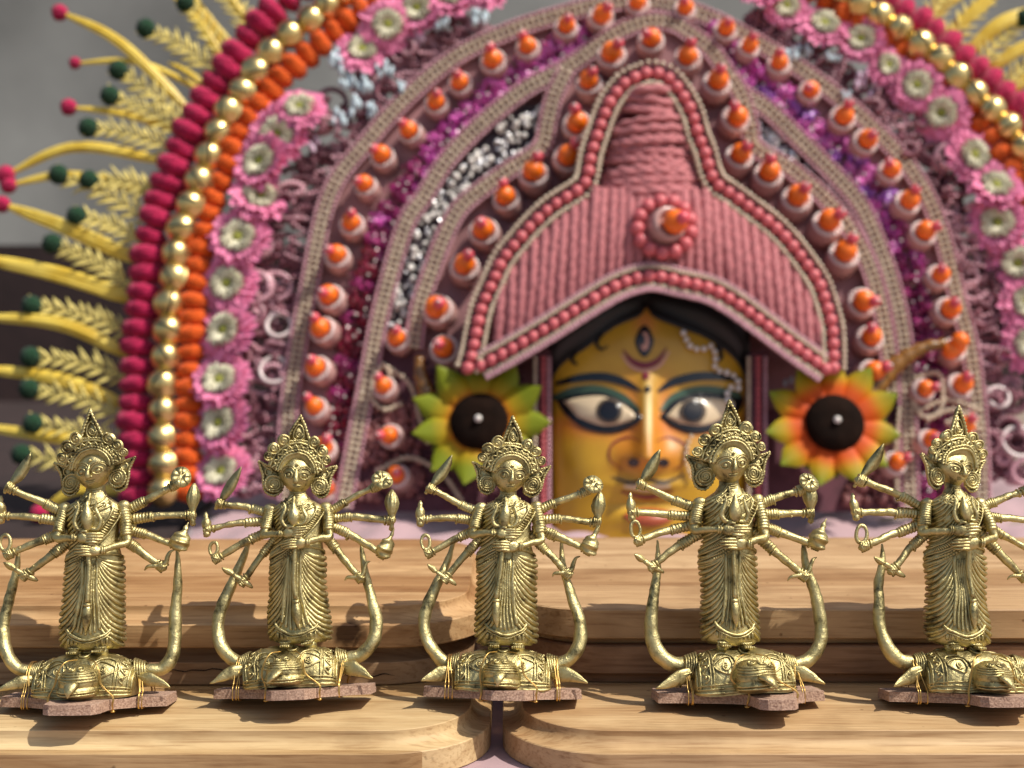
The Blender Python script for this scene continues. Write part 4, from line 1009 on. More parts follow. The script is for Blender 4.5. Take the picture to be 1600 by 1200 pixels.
# -- black net with silver sequins between second and third band, and by the lower sides
def scatter(poly, n, off, rpx, material, name, disc=True):
    poly = np.array(poly, float); lo, hi = poly.min(0), poly.max(0); m = MB(); k = 0; tries = 0
    while k < n and tries < n * 60:
        tries += 1; p = np.array([rnd.uniform(lo[0], hi[0]), rnd.uniform(lo[1], hi[1])]); ins = False; j = len(poly) - 1
        for i in range(len(poly)):
            (xi, yi), (xj, yj) = poly[i], poly[j]
            if (yi > p[1]) != (yj > p[1]) and p[0] < (xj - xi) * (p[1] - yi) / (yj - yi + 1e-9) + xi: ins = not ins
            j = i
        if not ins: continue
        k += 1; c = mp(p[0], p[1], off + rnd.uniform(0, .6)); s = rpx * PX * rnd.uniform(.6, 1.2)
        if disc: lathe(m, [(s, 0), (s * 1.0, .05), (s * .6, .09), (.01, .1)], c, (rnd.uniform(-.7, .7), -1, rnd.uniform(-.5, .8)), 9)
        else: ball(m, c, s, 8, 6)
    m.build(name, material, mask, kind='stuff')
NET_L = [(850, 165), (838, 225), (780, 262), (705, 318), (672, 385), (645, 470), (630, 530), (600, 520), (618, 440), (648, 360), (705, 270), (760, 212), (820, 165)]
NET_R = [(1175, 165), (1190, 225), (1250, 258), (1310, 310), (1352, 370), (1340, 335), (1290, 275), (1230, 215)]
panel('black_net', NET_L, 3.2, .3, M_black); panel('black_net', NET_R, 3.2, .3, M_black)
scatter(NET_L, 60, 3.3, 4.5, M_silver, 'silver_sequins'); scatter(NET_L, 120, 3.5, 5.0, M_white, 'white_sequins', False); scatter(NET_R, 80, 3.3, 5.5, M_silver, 'silver_sequins')

# -- dark curls, rings and wire sprays between the flowers and the outer band
def outer_zone(t, side):
    """a point between the flower garland and the outer band"""
    if side == 0: A, B = [(300, 760), (330, 600), (350, 450), (385, 330), (440, 220), (520, 130), (600, 70), (700, 20)], [(440, 760), (450, 640), (470, 500), (500, 340), (560, 230), (630, 145), (710, 80), (800, 38)]
    else: A, B = [(1200, 10), (1300, 60), (1400, 120), (1490, 210), (1560, 320), (1600, 430), (1620, 560), (1630, 760)], [(1170, 55), (1270, 115), (1360, 190), (1430, 265), (1480, 370), (1510, 500), (1535, 620), (1545, 760)]
    s, f = t; a = cr([(x, y, 0) for x, y in A], 40)[int(s * 39)]; b = cr([(x, y, 0) for x, y in B], 40)[int(s * 39)]
    return (a + (b - a) * f)[:2], (b - a)[:2] / np.linalg.norm((b - a)[:2])
M_curl = mat('dusky_mauve_bead', (148, 92, 104), rough=.35, coat=.3, vary=.35, vscale=80)
for side in (0, 1):
    for k in range(145):
        p, dr = outer_zone((rnd.random(), rnd.uniform(.25, 1.0)), side); off = rnd.uniform(.6, 2.4); m = MB(); R = rnd.uniform(11, 28)
        a0 = rnd.uniform(0, 6.3); tn = rnd.uniform(.5, 1.3); a = a0 + np.linspace(0, 2 * pi * tn, 40); rr = R * np.linspace(1, rnd.uniform(.3, .9), 40)
        P = mp(p[0] + rr * np.cos(a), p[1] + rr * np.sin(a) * rnd.uniform(.5, 1), off + np.linspace(0, rnd.uniform(-.6, 1.2), 40))
        L = plen(P); P = resample(P, 60); tube(m, P, (rnd.uniform(3.6, 6.0) * PX) * (1 + .28 * np.sin(np.linspace(0, 2 * pi * L / (5.5 * PX), 60))), 7)
        m.build('beaded_curl', rnd.choice((M_curl, M_curl, M_mauve, M_rib)), mask)
    for k in range(46):                                 # short radiating bead strings along the outer band
        p, dr = outer_zone((rnd.random(), .98), side); L = rnd.uniform(18, 44); m = MB(); tl = rnd.uniform(-.4, .4)
        t = np.linspace(0, 1, int(L / 5.2)); Q = p[None] - (dr[None] + np.array([[-dr[1], dr[0]]]) * tl * t[:, None]) * (L * t)[:, None]
        bead_row(m, mp(Q[:, 0], Q[:, 1], 2.2 + .6 * t), 3.2 * PX); m.build('bead_string', rnd.choice((M_mauve, M_mauve, M_curl)), mask, kind='stuff')
M_haze = mat('pale_mauve_tinsel', (196, 150, 164), rough=.4, spec=.6, vary=.3, vscale=120); M_haze2 = mat('dusty_rose_tinsel', (158, 100, 112), rough=.5, vary=.3, vscale=120)
HZ = [tinsel_mesh(M_haze, 20), tinsel_mesh(M_haze2, 21), tinsel_mesh(M_haze2, 22)]
for side in (0, 1):
    for k in range(56):
        p, dr = outer_zone((rnd.random(), rnd.uniform(.35, .97)), side)
        link('tinsel_flower', rnd.choice(HZ), mask, None, mp(p[0], p[1], .6 + rnd.uniform(0, .8)), look((rnd.uniform(-.4, .4), -1, rnd.uniform(-.2, .5))) @ Quaternion((0, 0, 1), rnd.uniform(0, 6)), rnd.uniform(18, 27) * PX)
for (x, y, r) in ((428, 578, 21), (436, 508, 19), (1592, 690, 24), (1560, 620, 16), (455, 700, 14)):
    m = MB(); ring(m, mp(x, y, 2.6), (1, 0, 0), (0, .25, .97), r * PX, 3.4 * PX, 28, 8); m.build('silver_ring', M_rim, mask)
def tuft(name, x, y, r, material, off=3.0):
    m = MB()
    for k in range(7):
        a = rnd.uniform(0, 6.3); q = rnd.uniform(0, .75) * r; c = mp(x + q * cos(a), y + q * sin(a), off + rnd.uniform(-.2, .5)); ball(m, c, np.array([.42, .2, .36]) * r * PX * rnd.uniform(.8, 1.2), 10, 7, basis((rnd.uniform(-.4, .4), rnd.uniform(-1, -.4), rnd.uniform(-.5, .5))))
    m.build(name, material, mask)
for (x, y, r) in ((527, 96, 26), (545, 120, 22), (568, 138, 24), (555, 165, 24), (534, 182, 20), (585, 172, 18), (600, 108, 18), (630, 135, 16), (745, 25, 20), (690, 40, 18), (1238, 84, 18), (1262, 78, 16), (1300, 92, 16), (1240, 590, 22), (1325, 150, 14)):
    tuft('pale_blue_flower', x, y, r, M_blue)
for (x, y, r) in ((652, 56, 20), (486, 222, 16), (1345, 127, 20), (1368, 138, 18)): tuft('pale_lilac_flower', x, y, r, M_lilac, 2.2)
# lower side panels of the headdress
panel('side_panel', [(590, 520), (660, 500), (735, 560), (840, 570), (840, 800), (548, 800), (570, 620)], 3.4, .5, M_rib)
panel('side_panel', [(1395, 540), (1310, 560), (1180, 560), (1180, 800), (1410, 800), (1408, 620)], 3.4, .5, M_rib)
M_knob = mat('russet_mauve_knot', (140, 86, 84), rough=.6, vary=.35, vscale=90)
scatter([(575, 640), (650, 620), (660, 780), (560, 780)], 130, 3.5, 8, M_knob, 'knotted_fabric', False); scatter([(1330, 740), (1400, 640), (1405, 790), (1300, 790)], 90, 3.5, 8, M_knob, 'knotted_fabric', False)
scatter([(660, 560), (740, 570), (840, 580), (838, 790), (650, 790)], 160, 3.5, 7, M_rib, 'knotted_fabric', False)
for pts in ([(612, 590), (600, 570), (585, 590), (580, 620), (600, 640), (625, 632)], [(600, 570), (640, 600), (655, 650), (668, 690)], [(590, 735), (640, 715), (690, 740), (720, 780)], [(1430, 590), (1468, 585), (1470, 640), (1440, 650), (1425, 620)], [(1440, 640), (1480, 625), (1530, 640)], [(1450, 655), (1490, 640), (1528, 655)], [(1480, 660), (1510, 650), (1528, 670)], [(1405, 640), (1400, 700), (1402, 780)]):
    Q, _ = along(pts, 8.5); m = MB(); bead_row(m, mp(Q[:, 0], Q[:, 1], 4.6), 4.2 * PX); m.build('pearl_string', M_pearl, mask, kind='stuff')

# -- hood: border of pearls and salmon beads, knitted cords, medallion
HOOD = [(731, 575), (738, 552), (745, 516), (753, 480), (769, 443), (785, 408), (810, 376), (835, 348), (863, 323), (893, 304), (910, 292), (918, 275), (924, 241), (935, 206), (947, 173), (958, 152), (978, 129), (999, 119), (1016, 114), (1041, 120), (1062, 143), (1080, 175), (1090, 210), (1101, 238), (1109, 268), (1120, 288), (1143, 304), (1174, 327), (1210, 355), (1234, 380), (1258, 411), (1279, 443), (1292, 480), (1300, 513), (1302, 545), (1302, 575)]
BROW = [(752, 572), (800, 546), (860, 510), (920, 472), (970, 444), (1017, 432), (1064, 441), (1110, 452), (1150, 474), (1200, 511), (1245, 545), (1290, 577)]
BROW_TOP = [(748, 560), (800, 531), (860, 494), (920, 455), (970, 428), (1017, 412), (1068, 418), (1110, 432), (1155, 455), (1205, 493), (1255, 531), (1300, 566)]
M_hood = mat('dusky_rose_felt', (140, 74, 78), rough=.95)
panel('hood', HOOD + BROW_TOP[::-1], 7.4, 1.6, M_hood)
def hood_off(x, y):                                    # the hood bulges towards its middle
    return 7.6 + 3.6 * np.clip(1 - ((np.asarray(x, float) - 1017) / 300.0) ** 2, 0, 1)
def rows3(path, offf, spec, half):
    """ribbon with rows of pearls and a row of separate salmon beads"""
    P, T = along(path, 8); Nn = np.stack([-T[:, 1], T[:, 0]], 1); m = MB(); n = len(P); oo = offf(P[:, 0], P[:, 1])
    L_ = P + Nn * half; R_ = P - Nn * half
    V = np.concatenate([mp(L_[:, 0], L_[:, 1], oo), mp(R_[:, 0], R_[:, 1], oo), mp(R_[:, 0], R_[:, 1], oo - 1.2), mp(L_[:, 0], L_[:, 1], oo - 1.2)])
    m.add(V, [(k * n + i, k * n + i + 1, ((k + 1) % 4) * n + i + 1, ((k + 1) % 4) * n + i) for i in range(n - 1) for k in range(4)])
    rb = m.build('trim', M_rib, mask, smooth=False)
    for o_, rpx, material, single in spec:
        Q, T2 = along(path, rpx * 2.05); Q = Q + np.stack([-T2[:, 1], T2[:, 0]], 1) * o_; C = mp(Q[:, 0], Q[:, 1], offf(Q[:, 0], Q[:, 1]) + .25)
        if single:
            for c in C: link('salmon_bead', PBEAD, rb, None, c, None, rpx * PX * rnd.uniform(.93, 1.05))
        else:
            m = MB(); bead_row(m, C, rpx * PX); m.build('bead_row', material, rb, kind='stuff')
rows3(HOOD, lambda x, y: hood_off(x, y) * .6 + 4.9, [(-17, 4.2, M_pearl, False), (0, 9.2, M_pink, True), (15, 4.2, M_pearl, False)], 18)
rows3(BROW, lambda x, y: hood_off(x, y) + 1.6, [(21, 3.0, M_mauve, False), (-15, 3.3, M_pearl, False), (-20, 3.0, M_mauve, False), (0, 9.2, M_pink, True), (13, 3.3, M_pearl, False), (17, 3.0, M_mauve, False)], 23)
hx = [p[0] for p in HOOD[:19]] ; hy = [p[1] for p in HOOD[:19]]
def hood_top(x):
    if x < 925: return np.interp(x, [p[0] for p in HOOD[3:11]], [p[1] for p in HOOD[3:11]]) + 26
    if x > 1112: return np.interp(x, [p[0] for p in HOOD[25:34]], [p[1] for p in HOOD[25:34]]) + 26
    return 296
def cord(m, P, r, amp=.16):
    """plaited cord: bulges staggered left and right of the middle"""
    L = plen(P); pt = r * rnd.uniform(2.0, 2.4); P = resample(P, max(8, int(L / pt * 6))); ph = rnd.uniform(0, 6.3)
    s = np.linspace(0, L, len(P)); T, N_, B_ = frames(P)
    for sg in (-1, 1):
        tube(m, P + B_ * (sg * r * .32) + N_ * (.10 * r * np.cos(2 * pi * s / pt + ph + sg * pi / 2))[:, None], r * .54 * (1 + amp * np.cos(2 * pi * s / pt + ph + sg * pi / 2)), 8)
def rib(m, P, r):
    """one upright knitted rib: a plump cord with shallow stitches"""
    L = plen(P); pt = r * rnd.uniform(1.7, 2.0); P = resample(P, max(8, int(L / pt * 6))); s = np.linspace(0, L, len(P)); ph = rnd.uniform(0, 6.3)
    tube(m, P, r * .98 * (1 + .03 * np.cos(2 * pi * s / pt + ph) + .02 * np.sin(s * .9 + ph)), 10, lobes=3, amp=.10, pitch=r * 3.4)
btx, bty = [p[0] for p in BROW_TOP], [p[1] for p in BROW_TOP]
nc = 33
for k in range(nc):                                    # upright knitted cords
    xb = 778 + (1282 - 778) * k / (nc - 1); xt = 1017 + (xb - 1017) * (.86 + .11 * abs(xb - 1017) / 265)
    y1 = np.interp(xb, btx, bty) + 6; y0 = hood_top(xt) + rnd.uniform(-3, 3)
    if y1 - y0 < 12: continue
    ph_ = rnd.uniform(0, 6); ys = np.linspace(y0, y1, 20); t = np.linspace(0, 1, 20); xs = xt + (xb - xt) * t + rnd.uniform(-1.6, 1.6) * np.sin(t * rnd.uniform(3, 7) + ph_) + rnd.uniform(-1, 1)
    P = mp(xs, ys, hood_off(xs, ys) + .7 + .7 * np.sin(pi * t)); m = MB()
    rib(m, P, 8.0 * PX); m.build('knitted_cord', M_yarn, mask)
for k in range(11):                                    # cords wound round the peak
    y = 140 + 15.6 * k; hw = np.interp(y, [125, 160, 200, 250, 300], [26, 44, 58, 68, 78]); xs = np.linspace(-1, 1, 26); cx = np.interp(y, [130, 300], [1014, 1019])
    sag = (rnd.uniform(2, 8)) * xs ** 2 + rnd.uniform(-7, 7) * xs
    P = mp(cx + hw * xs, y + sag, 9.2 + 3.2 * np.sqrt(np.clip(1 - (xs * .97) ** 2, 0, 1)) + rnd.uniform(-.2, .3)); m = MB()
    cord(m, P, (10.5 + rnd.uniform(-1, 1.8)) * PX, .13); m.build('knitted_cord', M_yarn, mask)
panel('peak_core', [(1017 + s * w_, y) for s, w_, y in ((-1, 60, 305), (-1, 52, 220), (-1, 26, 140), (1, 26, 140), (1, 52, 220), (1, 60, 305))], 9.4, 1.5, M_hood)
for k in range(13):
    a = 2 * pi * k / 13 + .2; link('salmon_bead', PBEAD, mask, None, mp(1038 + 42 * cos(a), 355 + 41 * sin(a), 13.2), None, 10.5 * PX)
c = link('bead_cup', CUP, mask, None, mp(1034, 358, 12.2), look((.35, -1, .05)), (27 * PX,) * 3); link('orange_ball', OBALL, c, None, (.12, 0, -.1)); link('rose_bead', TIPB, c, None, (.2, 0, -.1))

# -- straps beside the face
for xs_ in ((832, 862), (1166, 1200)):
    x0, x1 = xs_
    panel('strap', [(x0, 555), (x1, 545), (x1, 860), (x0, 860)], 6.8, .8, M_rib)
    for x, r, mt_ in ((x0 + 4, 3.6, M_pearl), (x1 - 4, 3.4, M_mauve), ((x0 + x1) / 2 + 2, 4.6, M_pink)):
        Q, _ = along([(x, 560), (x, 700), (x, 850)], r * 2.05); m = MB(); bead_row(m, mp(Q[:, 0], Q[:, 1], 7.0), r * PX); m.build('bead_row', mt_, mask, kind='stuff')

# -- the painted face
def F_off(u, v):
    u = np.asarray(u, float); v = np.asarray(v, float); du = (u - 1012) / 158.0
    o = 4.2 + 5.2 * np.sqrt(np.clip(1 - np.abs(du) ** 2.4, 0, 1)) * np.clip(1 - np.abs((v - 690) / 250.0) ** 3, 0.05, 1) ** .5
    nose = np.exp(-((u - 1012) / (13 + .085 * np.clip(v - 600, 0, 130))) ** 2) * np.interp(v, [570, 610, 690, 716, 738, 750], [0, .6, 2.0, 2.4, .9, 0])
    wings = sum(.55 * np.exp(-((u - c) / 23.0) ** 2 - ((v - 712) / 21.0) ** 2) for c in (982, 1043))
    sock = sum(-.55 * np.exp(-((u - c) / 55.0) ** 2 - ((v - 632) / 32.0) ** 2) for c in (945, 1085)) + sum(.45 * np.exp(-((u - c) / 40.0) ** 2 - ((v - 643) / 22.0) ** 2) for c in (945, 1085))
    lips = .55 * np.exp(-((u - 1012) / 50.0) ** 2 - ((v - 757) / 9.0) ** 2) + .8 * np.exp(-((u - 1013) / 44.0) ** 2 - ((v - 812) / 15.0) ** 2) - .5 * np.exp(-((u - 1013) / 50.0) ** 2 - ((v - 788) / 9.0) ** 2)
    cheek = sum(.5 * np.exp(-((u - c) / 45.0) ** 2 - ((v - 730) / 45.0) ** 2) for c in (920, 1105)); chin = .9 * np.exp(-((u - 1013) / 50.0) ** 2 - ((v - 850) / 30.0) ** 2)
    return o + nose + wings + sock + lips + cheek + chin
def face_mat():
    M = bpy.data.materials.new('painted_ochre'); M.use_nodes = True; t = M.node_tree; b = t.nodes['Principled BSDF']
    vc = t.nodes.new('ShaderNodeVertexColor'); vc.layer_name = 'paint'; nz = t.nodes.new('ShaderNodeTexNoise'); nz.inputs['Scale'].default_value = 30
    tc = t.nodes.new('ShaderNodeTexCoord'); t.links.new(tc.outputs['Object'], nz.inputs['Vector'])
    rp = t.nodes.new('ShaderNodeValToRGB'); rp.color_ramp.elements[0].color = (.72, .66, .6, 1); rp.color_ramp.elements[0].position = .35; rp.color_ramp.elements[1].position = .6
    t.links.new(nz.outputs['Fac'], rp.inputs['Fac']); mx = t.nodes.new('ShaderNodeMix'); mx.data_type = 'RGBA'; mx.blend_type = 'MULTIPLY'; mx.inputs['Factor'].default_value = .5
    t.links.new(vc.outputs['Color'], mx.inputs[6]); t.links.new(rp.outputs['Color'], mx.inputs[7]); t.links.new(mx.outputs[2], b.inputs['Base Color'])
    b.inputs['Roughness'].default_value = .42; b.inputs['Coat Weight'].default_value = .25
    return M
nu, nv = 150, 200
U, Vv = np.meshgrid(np.linspace(858, 1166, nu), np.linspace(470, 888, nv)); m = MB()
m.add(mp(U, Vv, F_off(U, Vv)).reshape(-1, 3), [(j * nu + i, (j + 1) * nu + i, (j + 1) * nu + i + 1, j * nu + i + 1) for j in range(nv - 1) for i in range(nu - 1)])
facem = m.build('face', face_mat(), mask)
sol = facem.modifiers.new('thick', 'SOLIDIFY'); sol.thickness = .006; sol.offset = -1
base = np.array(lin((198, 152, 34))); col = np.tile(base, (nu * nv, 1)); uf, vf = U.ravel(), Vv.ravel()
def wash(c, wt):
    global col
    col = col * (1 - wt[:, None]) + np.array(lin(c)) * wt[:, None]
wash((204, 104, 28), .35 * np.exp(-((uf - 984) / 34) ** 4 - ((vf - 708) / 34) ** 4)); wash((204, 104, 28), .35 * np.exp(-((uf - 1042) / 34) ** 4 - ((vf - 708) / 34) ** 4))
wash((200, 130, 24), .9 * np.exp(-((uf - 984) / 24) ** 6 - ((vf - 712) / 22) ** 6)); wash((200, 130, 24), .9 * np.exp(-((uf - 1042) / 24) ** 6 - ((vf - 712) / 22) ** 6))
wash((206, 80, 40), .7 * np.exp(-((uf - 930) / 70) ** 2 - ((vf - 664) / 20) ** 2)); wash((206, 80, 40), .7 * np.exp(-((uf - 1095) / 70) ** 2 - ((vf - 664) / 20) ** 2))
wash((226, 120, 60), .6 * np.exp(-((uf - 986) / 16) ** 2 - ((vf - 640) / 46) ** 2)); wash((226, 120, 60), .6 * np.exp(-((uf - 1040) / 16) ** 2 - ((vf - 640) / 46) ** 2))
wash((232, 128, 84), .6 * np.exp(-((uf - 1008) / 18) ** 2 - ((vf - 505) / 22) ** 2)); wash((236, 214, 150), .75 * np.exp(-((uf - 1013) / 6) ** 4 - ((vf - 640) / 46) ** 4))  # pale line down the nose bridge: a highlight put into the colour
at = facem.data.color_attributes.new('paint', 'FLOAT_COLOR', 'POINT'); at.data.foreach_set('color', np.c_[np.clip(col, 0, 1), np.ones(len(col))].ravel())

def patch(name, poly, material, lift=.09, step=2.2, parent=facem, bulge=0.0):
    """painted shape following the face: closed outline cut into a fine sheet with a little body"""
    P = resample(np.vstack([cr([(x, y, 0) for x, y in poly], 60), [(poly[0][0], poly[0][1], 0)]]), 90)[:-1, :2]
    c = P.mean(0); n = len(P); K = 7; V = []; F = []
    for k in range(K):
        s = 1 - k / (K - 1) * .999; Q = c + (P - c) * s; V.append(mp(Q[:, 0], Q[:, 1], F_off(Q[:, 0], Q[:, 1]) + lift + bulge * (1 - s * s)))
    V.append(mp(P[:, 0], P[:, 1], F_off(P[:, 0], P[:, 1]) - .1))
    for k in range(K - 1): F += [(k * n + i, k * n + (i + 1) % n, (k + 1) * n + (i + 1) % n, (k + 1) * n + i) for i in range(n)]
    F += [(K * n + i, K * n + (i + 1) % n, (i + 1) % n, i) for i in range(n)]
    m = MB(); m.add(np.concatenate(V), F); return m.build(name, material, parent)
def stroke(name, pts, widths, material, lift=.1, parent=facem):
    Q = cr([(x, y, w_) for (x, y), w_ in zip(pts, widths)], 30); T = np.gradient(Q[:, :2], axis=0); T /= np.linalg.norm(T, axis=1)[:, None]; Nn = np.stack([-T[:, 1], T[:, 0]], 1)
    m = MB(); V = []
    for k in np.linspace(-1, 1, 7): p = Q[:, :2] + Nn * Q[:, 2:] * k; V.append(mp(p[:, 0], p[:, 1], F_off(p[:, 0], p[:, 1]) + lift))
    n = 30; m.add(np.concatenate(V), [(k * n + i, k * n + i + 1, (k + 1) * n + i + 1, (k + 1) * n + i) for k in range(6) for i in range(n - 1)])
    return m.build(name, material, parent)
M_ink = mat('black_paint', (18, 17, 20), rough=.25, coat=.4); M_teal = mat('teal_paint', (58, 84, 66), rough=.4, coat=.2); M_sclera = mat('ivory_paint', (208, 186, 152), rough=.25, coat=.4)
M_iris = mat('iris_black', (14, 10, 10), rough=.15, coat=.6); M_wine = mat('wine_paint', (120, 30, 44), rough=.4); M_lip = mat('lip_paint', (168, 80, 46), rough=.35, coat=.3); M_skinpink = mat('rose_paint', (206, 150, 130), rough=.4); M_hair = mat('black_hair', (24, 22, 22), rough=.5)
stroke('eyebrow', [(868, 600), (900, 592), (940, 589), (975, 597), (1002, 612)], [3, 6, 7, 6, 2], M_ink); stroke('eyebrow', [(1028, 612), (1050, 598), (1085, 589), (1120, 588), (1158, 594)], [2, 6, 7, 6, 4], M_ink)
stroke('eyelid', [(864, 622), (900, 610), (940, 610), (975, 623), (1000, 642)], [4, 6, 7, 6, 2], M_teal); stroke('eyelid', [(1032, 642), (1052, 622), (1085, 611), (1120, 610), (1158, 618)], [2, 6, 7, 6, 4], M_teal)
EYL = [(864, 618), (900, 615), (940, 613), (978, 628), (1003, 652), (985, 669), (952, 678), (912, 670), (882, 648)]; EYR = [(1030, 652), (1050, 628), (1085, 614), (1120, 615), (1162, 620), (1148, 652), (1115, 673), (1078, 678), (1048, 667)]
for E_, W_, ix in ((EYL, [(880, 626), (915, 620), (945, 620), (976, 634), (993, 651), (972, 662), (940, 665), (903, 652)], 952), (EYR, [(1041, 651), (1060, 632), (1088, 622), (1120, 623), (1148, 629), (1131, 652), (1100, 665), (1063, 662)], 1083)):
    patch('eye_line', E_, M_ink, .10); ey = patch('eye', W_, M_sclera, .2, bulge=.25)
    a = np.linspace(0, 2 * pi, 24, endpoint=False); patch('iris', [(ix + 21 * cos(x), 642 + 20 * sin(x)) for x in a], mat('iris_ring', (92, 78, 62), rough=.2, coat=.5), .5, parent=ey); patch('pupil', [(ix + 16 * cos(x), 642 + 16 * sin(x)) for x in a], M_iris, .56, parent=ey)
a = np.linspace(0, 2 * pi, 20, endpoint=False)
te = patch('third_eye', [(1007 + 15 * cos(x) * (1 - .3 * abs(sin(x))), 533 + 25 * sin(x)) for x in a], M_ink, .12); patch('third_eye_white', [(1007 + 7 * cos(x), 533 + 15 * sin(x)) for x in a], M_skinpink, .17, parent=te); patch('third_eye_pupil', [(1004 + 4 * cos(x), 531 + 9 * sin(x)) for x in a], M_ink, .21, parent=te)
stroke('crescent', [(974, 547), (988, 564), (1008, 571), (1028, 563), (1042, 543)], [1, 4, 5, 4, 1], M_wine); stroke('crescent_edge', [(971, 554), (986, 572), (1008, 579), (1031, 571), (1046, 549)], [1, 2, 2, 2, 1], M_skinpink)
patch('forehead_dot', [(1009 + 6 * cos(x), 587 + 6 * sin(x)) for x in a], M_wine); patch('forehead_dot', [(1012 + 5 * cos(x), 608 + 5 * sin(x)) for x in a], M_ink)
for c in (990, 1037): patch('nostril', [(c + 9 * cos(x), 723 + 7 * sin(x)) for x in a], M_ink, .08)
for s in (-1, 1): stroke('nose_line', [(1013 + s * 12, 690), (1013 + s * 32, 683), (1013 + s * 57, 695), (1013 + s * 60, 718), (1013 + s * 40, 735)], [.6, 1.3, 1.6, 1.3, .6], M_wine)
stroke('lip_line', [(955, 745), (985, 754), (1012, 750), (1040, 753), (1068, 742)], [1, 2.4, 2.2, 2.4, 1], M_ink); stroke('teeth', [(975, 760), (1012, 763), (1048, 759)], [2, 5, 2], M_sclera, .14); stroke('lip_line', [(970, 768), (1012, 777), (1052, 767)], [1.5, 3, 1.5], M_wine, .16)
patch('lower_lip', [(972, 806), (990, 796), (1013, 793), (1038, 796), (1056, 806), (1040, 818), (1013, 823), (988, 818)], M_lip)
# hair under the hood
m = MB(); nh = 60; top = cr([(x, y, 0) for x, y in [(856, 520), (920, 478), (970, 448), (1017, 432), (1070, 446), (1120, 470), (1172, 505)]], nh); low = cr([(x, y, 0) for x, y in [(856, 605), (878, 570), (915, 545), (960, 512), (1000, 494), (1010, 480), (1022, 496), (1060, 512), (1105, 530), (1148, 562), (1172, 605)]], nh)
V = []
for k in np.linspace(0, 1, 10): Q = top + (low - top) * k; V.append(mp(Q[:, 0], Q[:, 1], np.maximum(F_off(Q[:, 0], Q[:, 1]), 5.2) + .15 + 1.2 * sin(pi * min(1, k + .25))))
V.append(mp(low[:, 0], low[:, 1], F_off(low[:, 0], low[:, 1]) - .2))
m.add(np.concatenate(V), [(k * nh + i, (k + 1) * nh + i, (k + 1) * nh + i + 1, k * nh + i + 1) for k in range(10) for i in range(nh - 1)]); m.build('hair', M_hair, mask)
for pts in ([(940, 520), (932, 536), (940, 546), (950, 540)], [(900, 548), (893, 562), (902, 570)], [(1120, 538), (1128, 556), (1120, 566)]): stroke('hair_curl', pts, [4, 3, 2, 1][:len(pts)], M_hair, .2)
# pearls hanging across the right of the face
Q, _ = along([(1068, 520), (1078, 540), (1095, 546), (1112, 541), (1118, 556), (1118, 576), (1135, 582), (1150, 590), (1154, 606), (1140, 606), (1136, 622), (1142, 636)], 11); m = MB(); bead_row(m, mp(Q[:, 0], Q[:, 1], F_off(Q[:, 0], Q[:, 1]) + .6), 4.6 * PX); m.build('pearl_string', M_white, mask, kind='stuff')
Q, _ = along([(1080, 682), (1073, 700), (1072, 720), (1080, 745)], 10); m = MB(); bead_row(m, mp(Q[:, 0], Q[:, 1], F_off(Q[:, 0], Q[:, 1]) + .4), 3.4 * PX); m.build('pearl_string', M_pearl, mask, kind='stuff')

# -- sunflowers at the temples
def sun_mat():
    M = bpy.data.materials.new('sunflower_petal'); M.use_nodes = True; t = M.node_tree; b = t.nodes['Principled BSDF']
    vc = t.nodes.new('ShaderNodeVertexColor'); vc.layer_name = 'paint'; t.links.new(vc.outputs['Color'], b.inputs['Base Color']); b.inputs['Roughness'].default_value = .6; b.inputs['Specular IOR Level'].default_value = .25
    return M
nl, nw = 14, 7
def sun_petal(edge):
    m = MB(); V = []
    for i in range(nl):
        t = i / (nl - 1); R = .25 + .77 * t; wv = np.interp(t, [0, .3, .55, .75, .9, 1], [.12, .20, .225, .165, .07, .006])
        for j in range(nw): q = -1 + 2 * j / (nw - 1); V.append((q * wv, R, .06 + .16 * t - .10 * abs(q) ** 1.5 * sin(pi * t) - .10 * t * t - (.035 if j == 3 else 0) * sin(pi * t)))
    m.add(V, [(i * nw + j, i * nw + j + 1, (i + 1) * nw + j + 1, (i + 1) * nw + j) for i in range(nl - 1) for j in range(nw - 1)]); me = m.mesh('sunflower_petal', SUNM)
    ca = me.color_attributes.new('paint', 'FLOAT_COLOR', 'POINT'); o1, o2, o3, o4 = (np.array(lin(c)) for c in ((158, 36, 4), (200, 80, 6), (172, 138, 16), (116, 126, 20))); cl = []
    for i in range(nl):
        t = i / (nl - 1); c = o1 + (o2 - o1) * min(1, t / edge); c = c + (o3 - c) * np.clip((t - edge) / .22, 0, 1); c = c + (o4 - c) * np.clip((t - edge - .2) / .3, 0, 1); cl += [(*c, 1)] * nw
    ca.data.foreach_set('color', np.array(cl).ravel()); return me
SUNM = sun_mat(); SUNPS = [sun_petal(.14), sun_petal(.42)]
M_disc = mat('sunflower_disc', (30, 17, 10), rough=.9, spec=.1, vary=.5, vscale=300, bump=.8, bscale=700, bdist=.002)
m = MB(); lathe(m, [(.43, .0), (.43, .12), (.38, .20), (.2, .22), (.02, .22)], nu=28); SUND = m.mesh('sunflower_disc', M_disc)
m = MB(); ball(m, (0, 0, .26), .055, 10, 8); SUNB = m.mesh('white_pin', M_white)
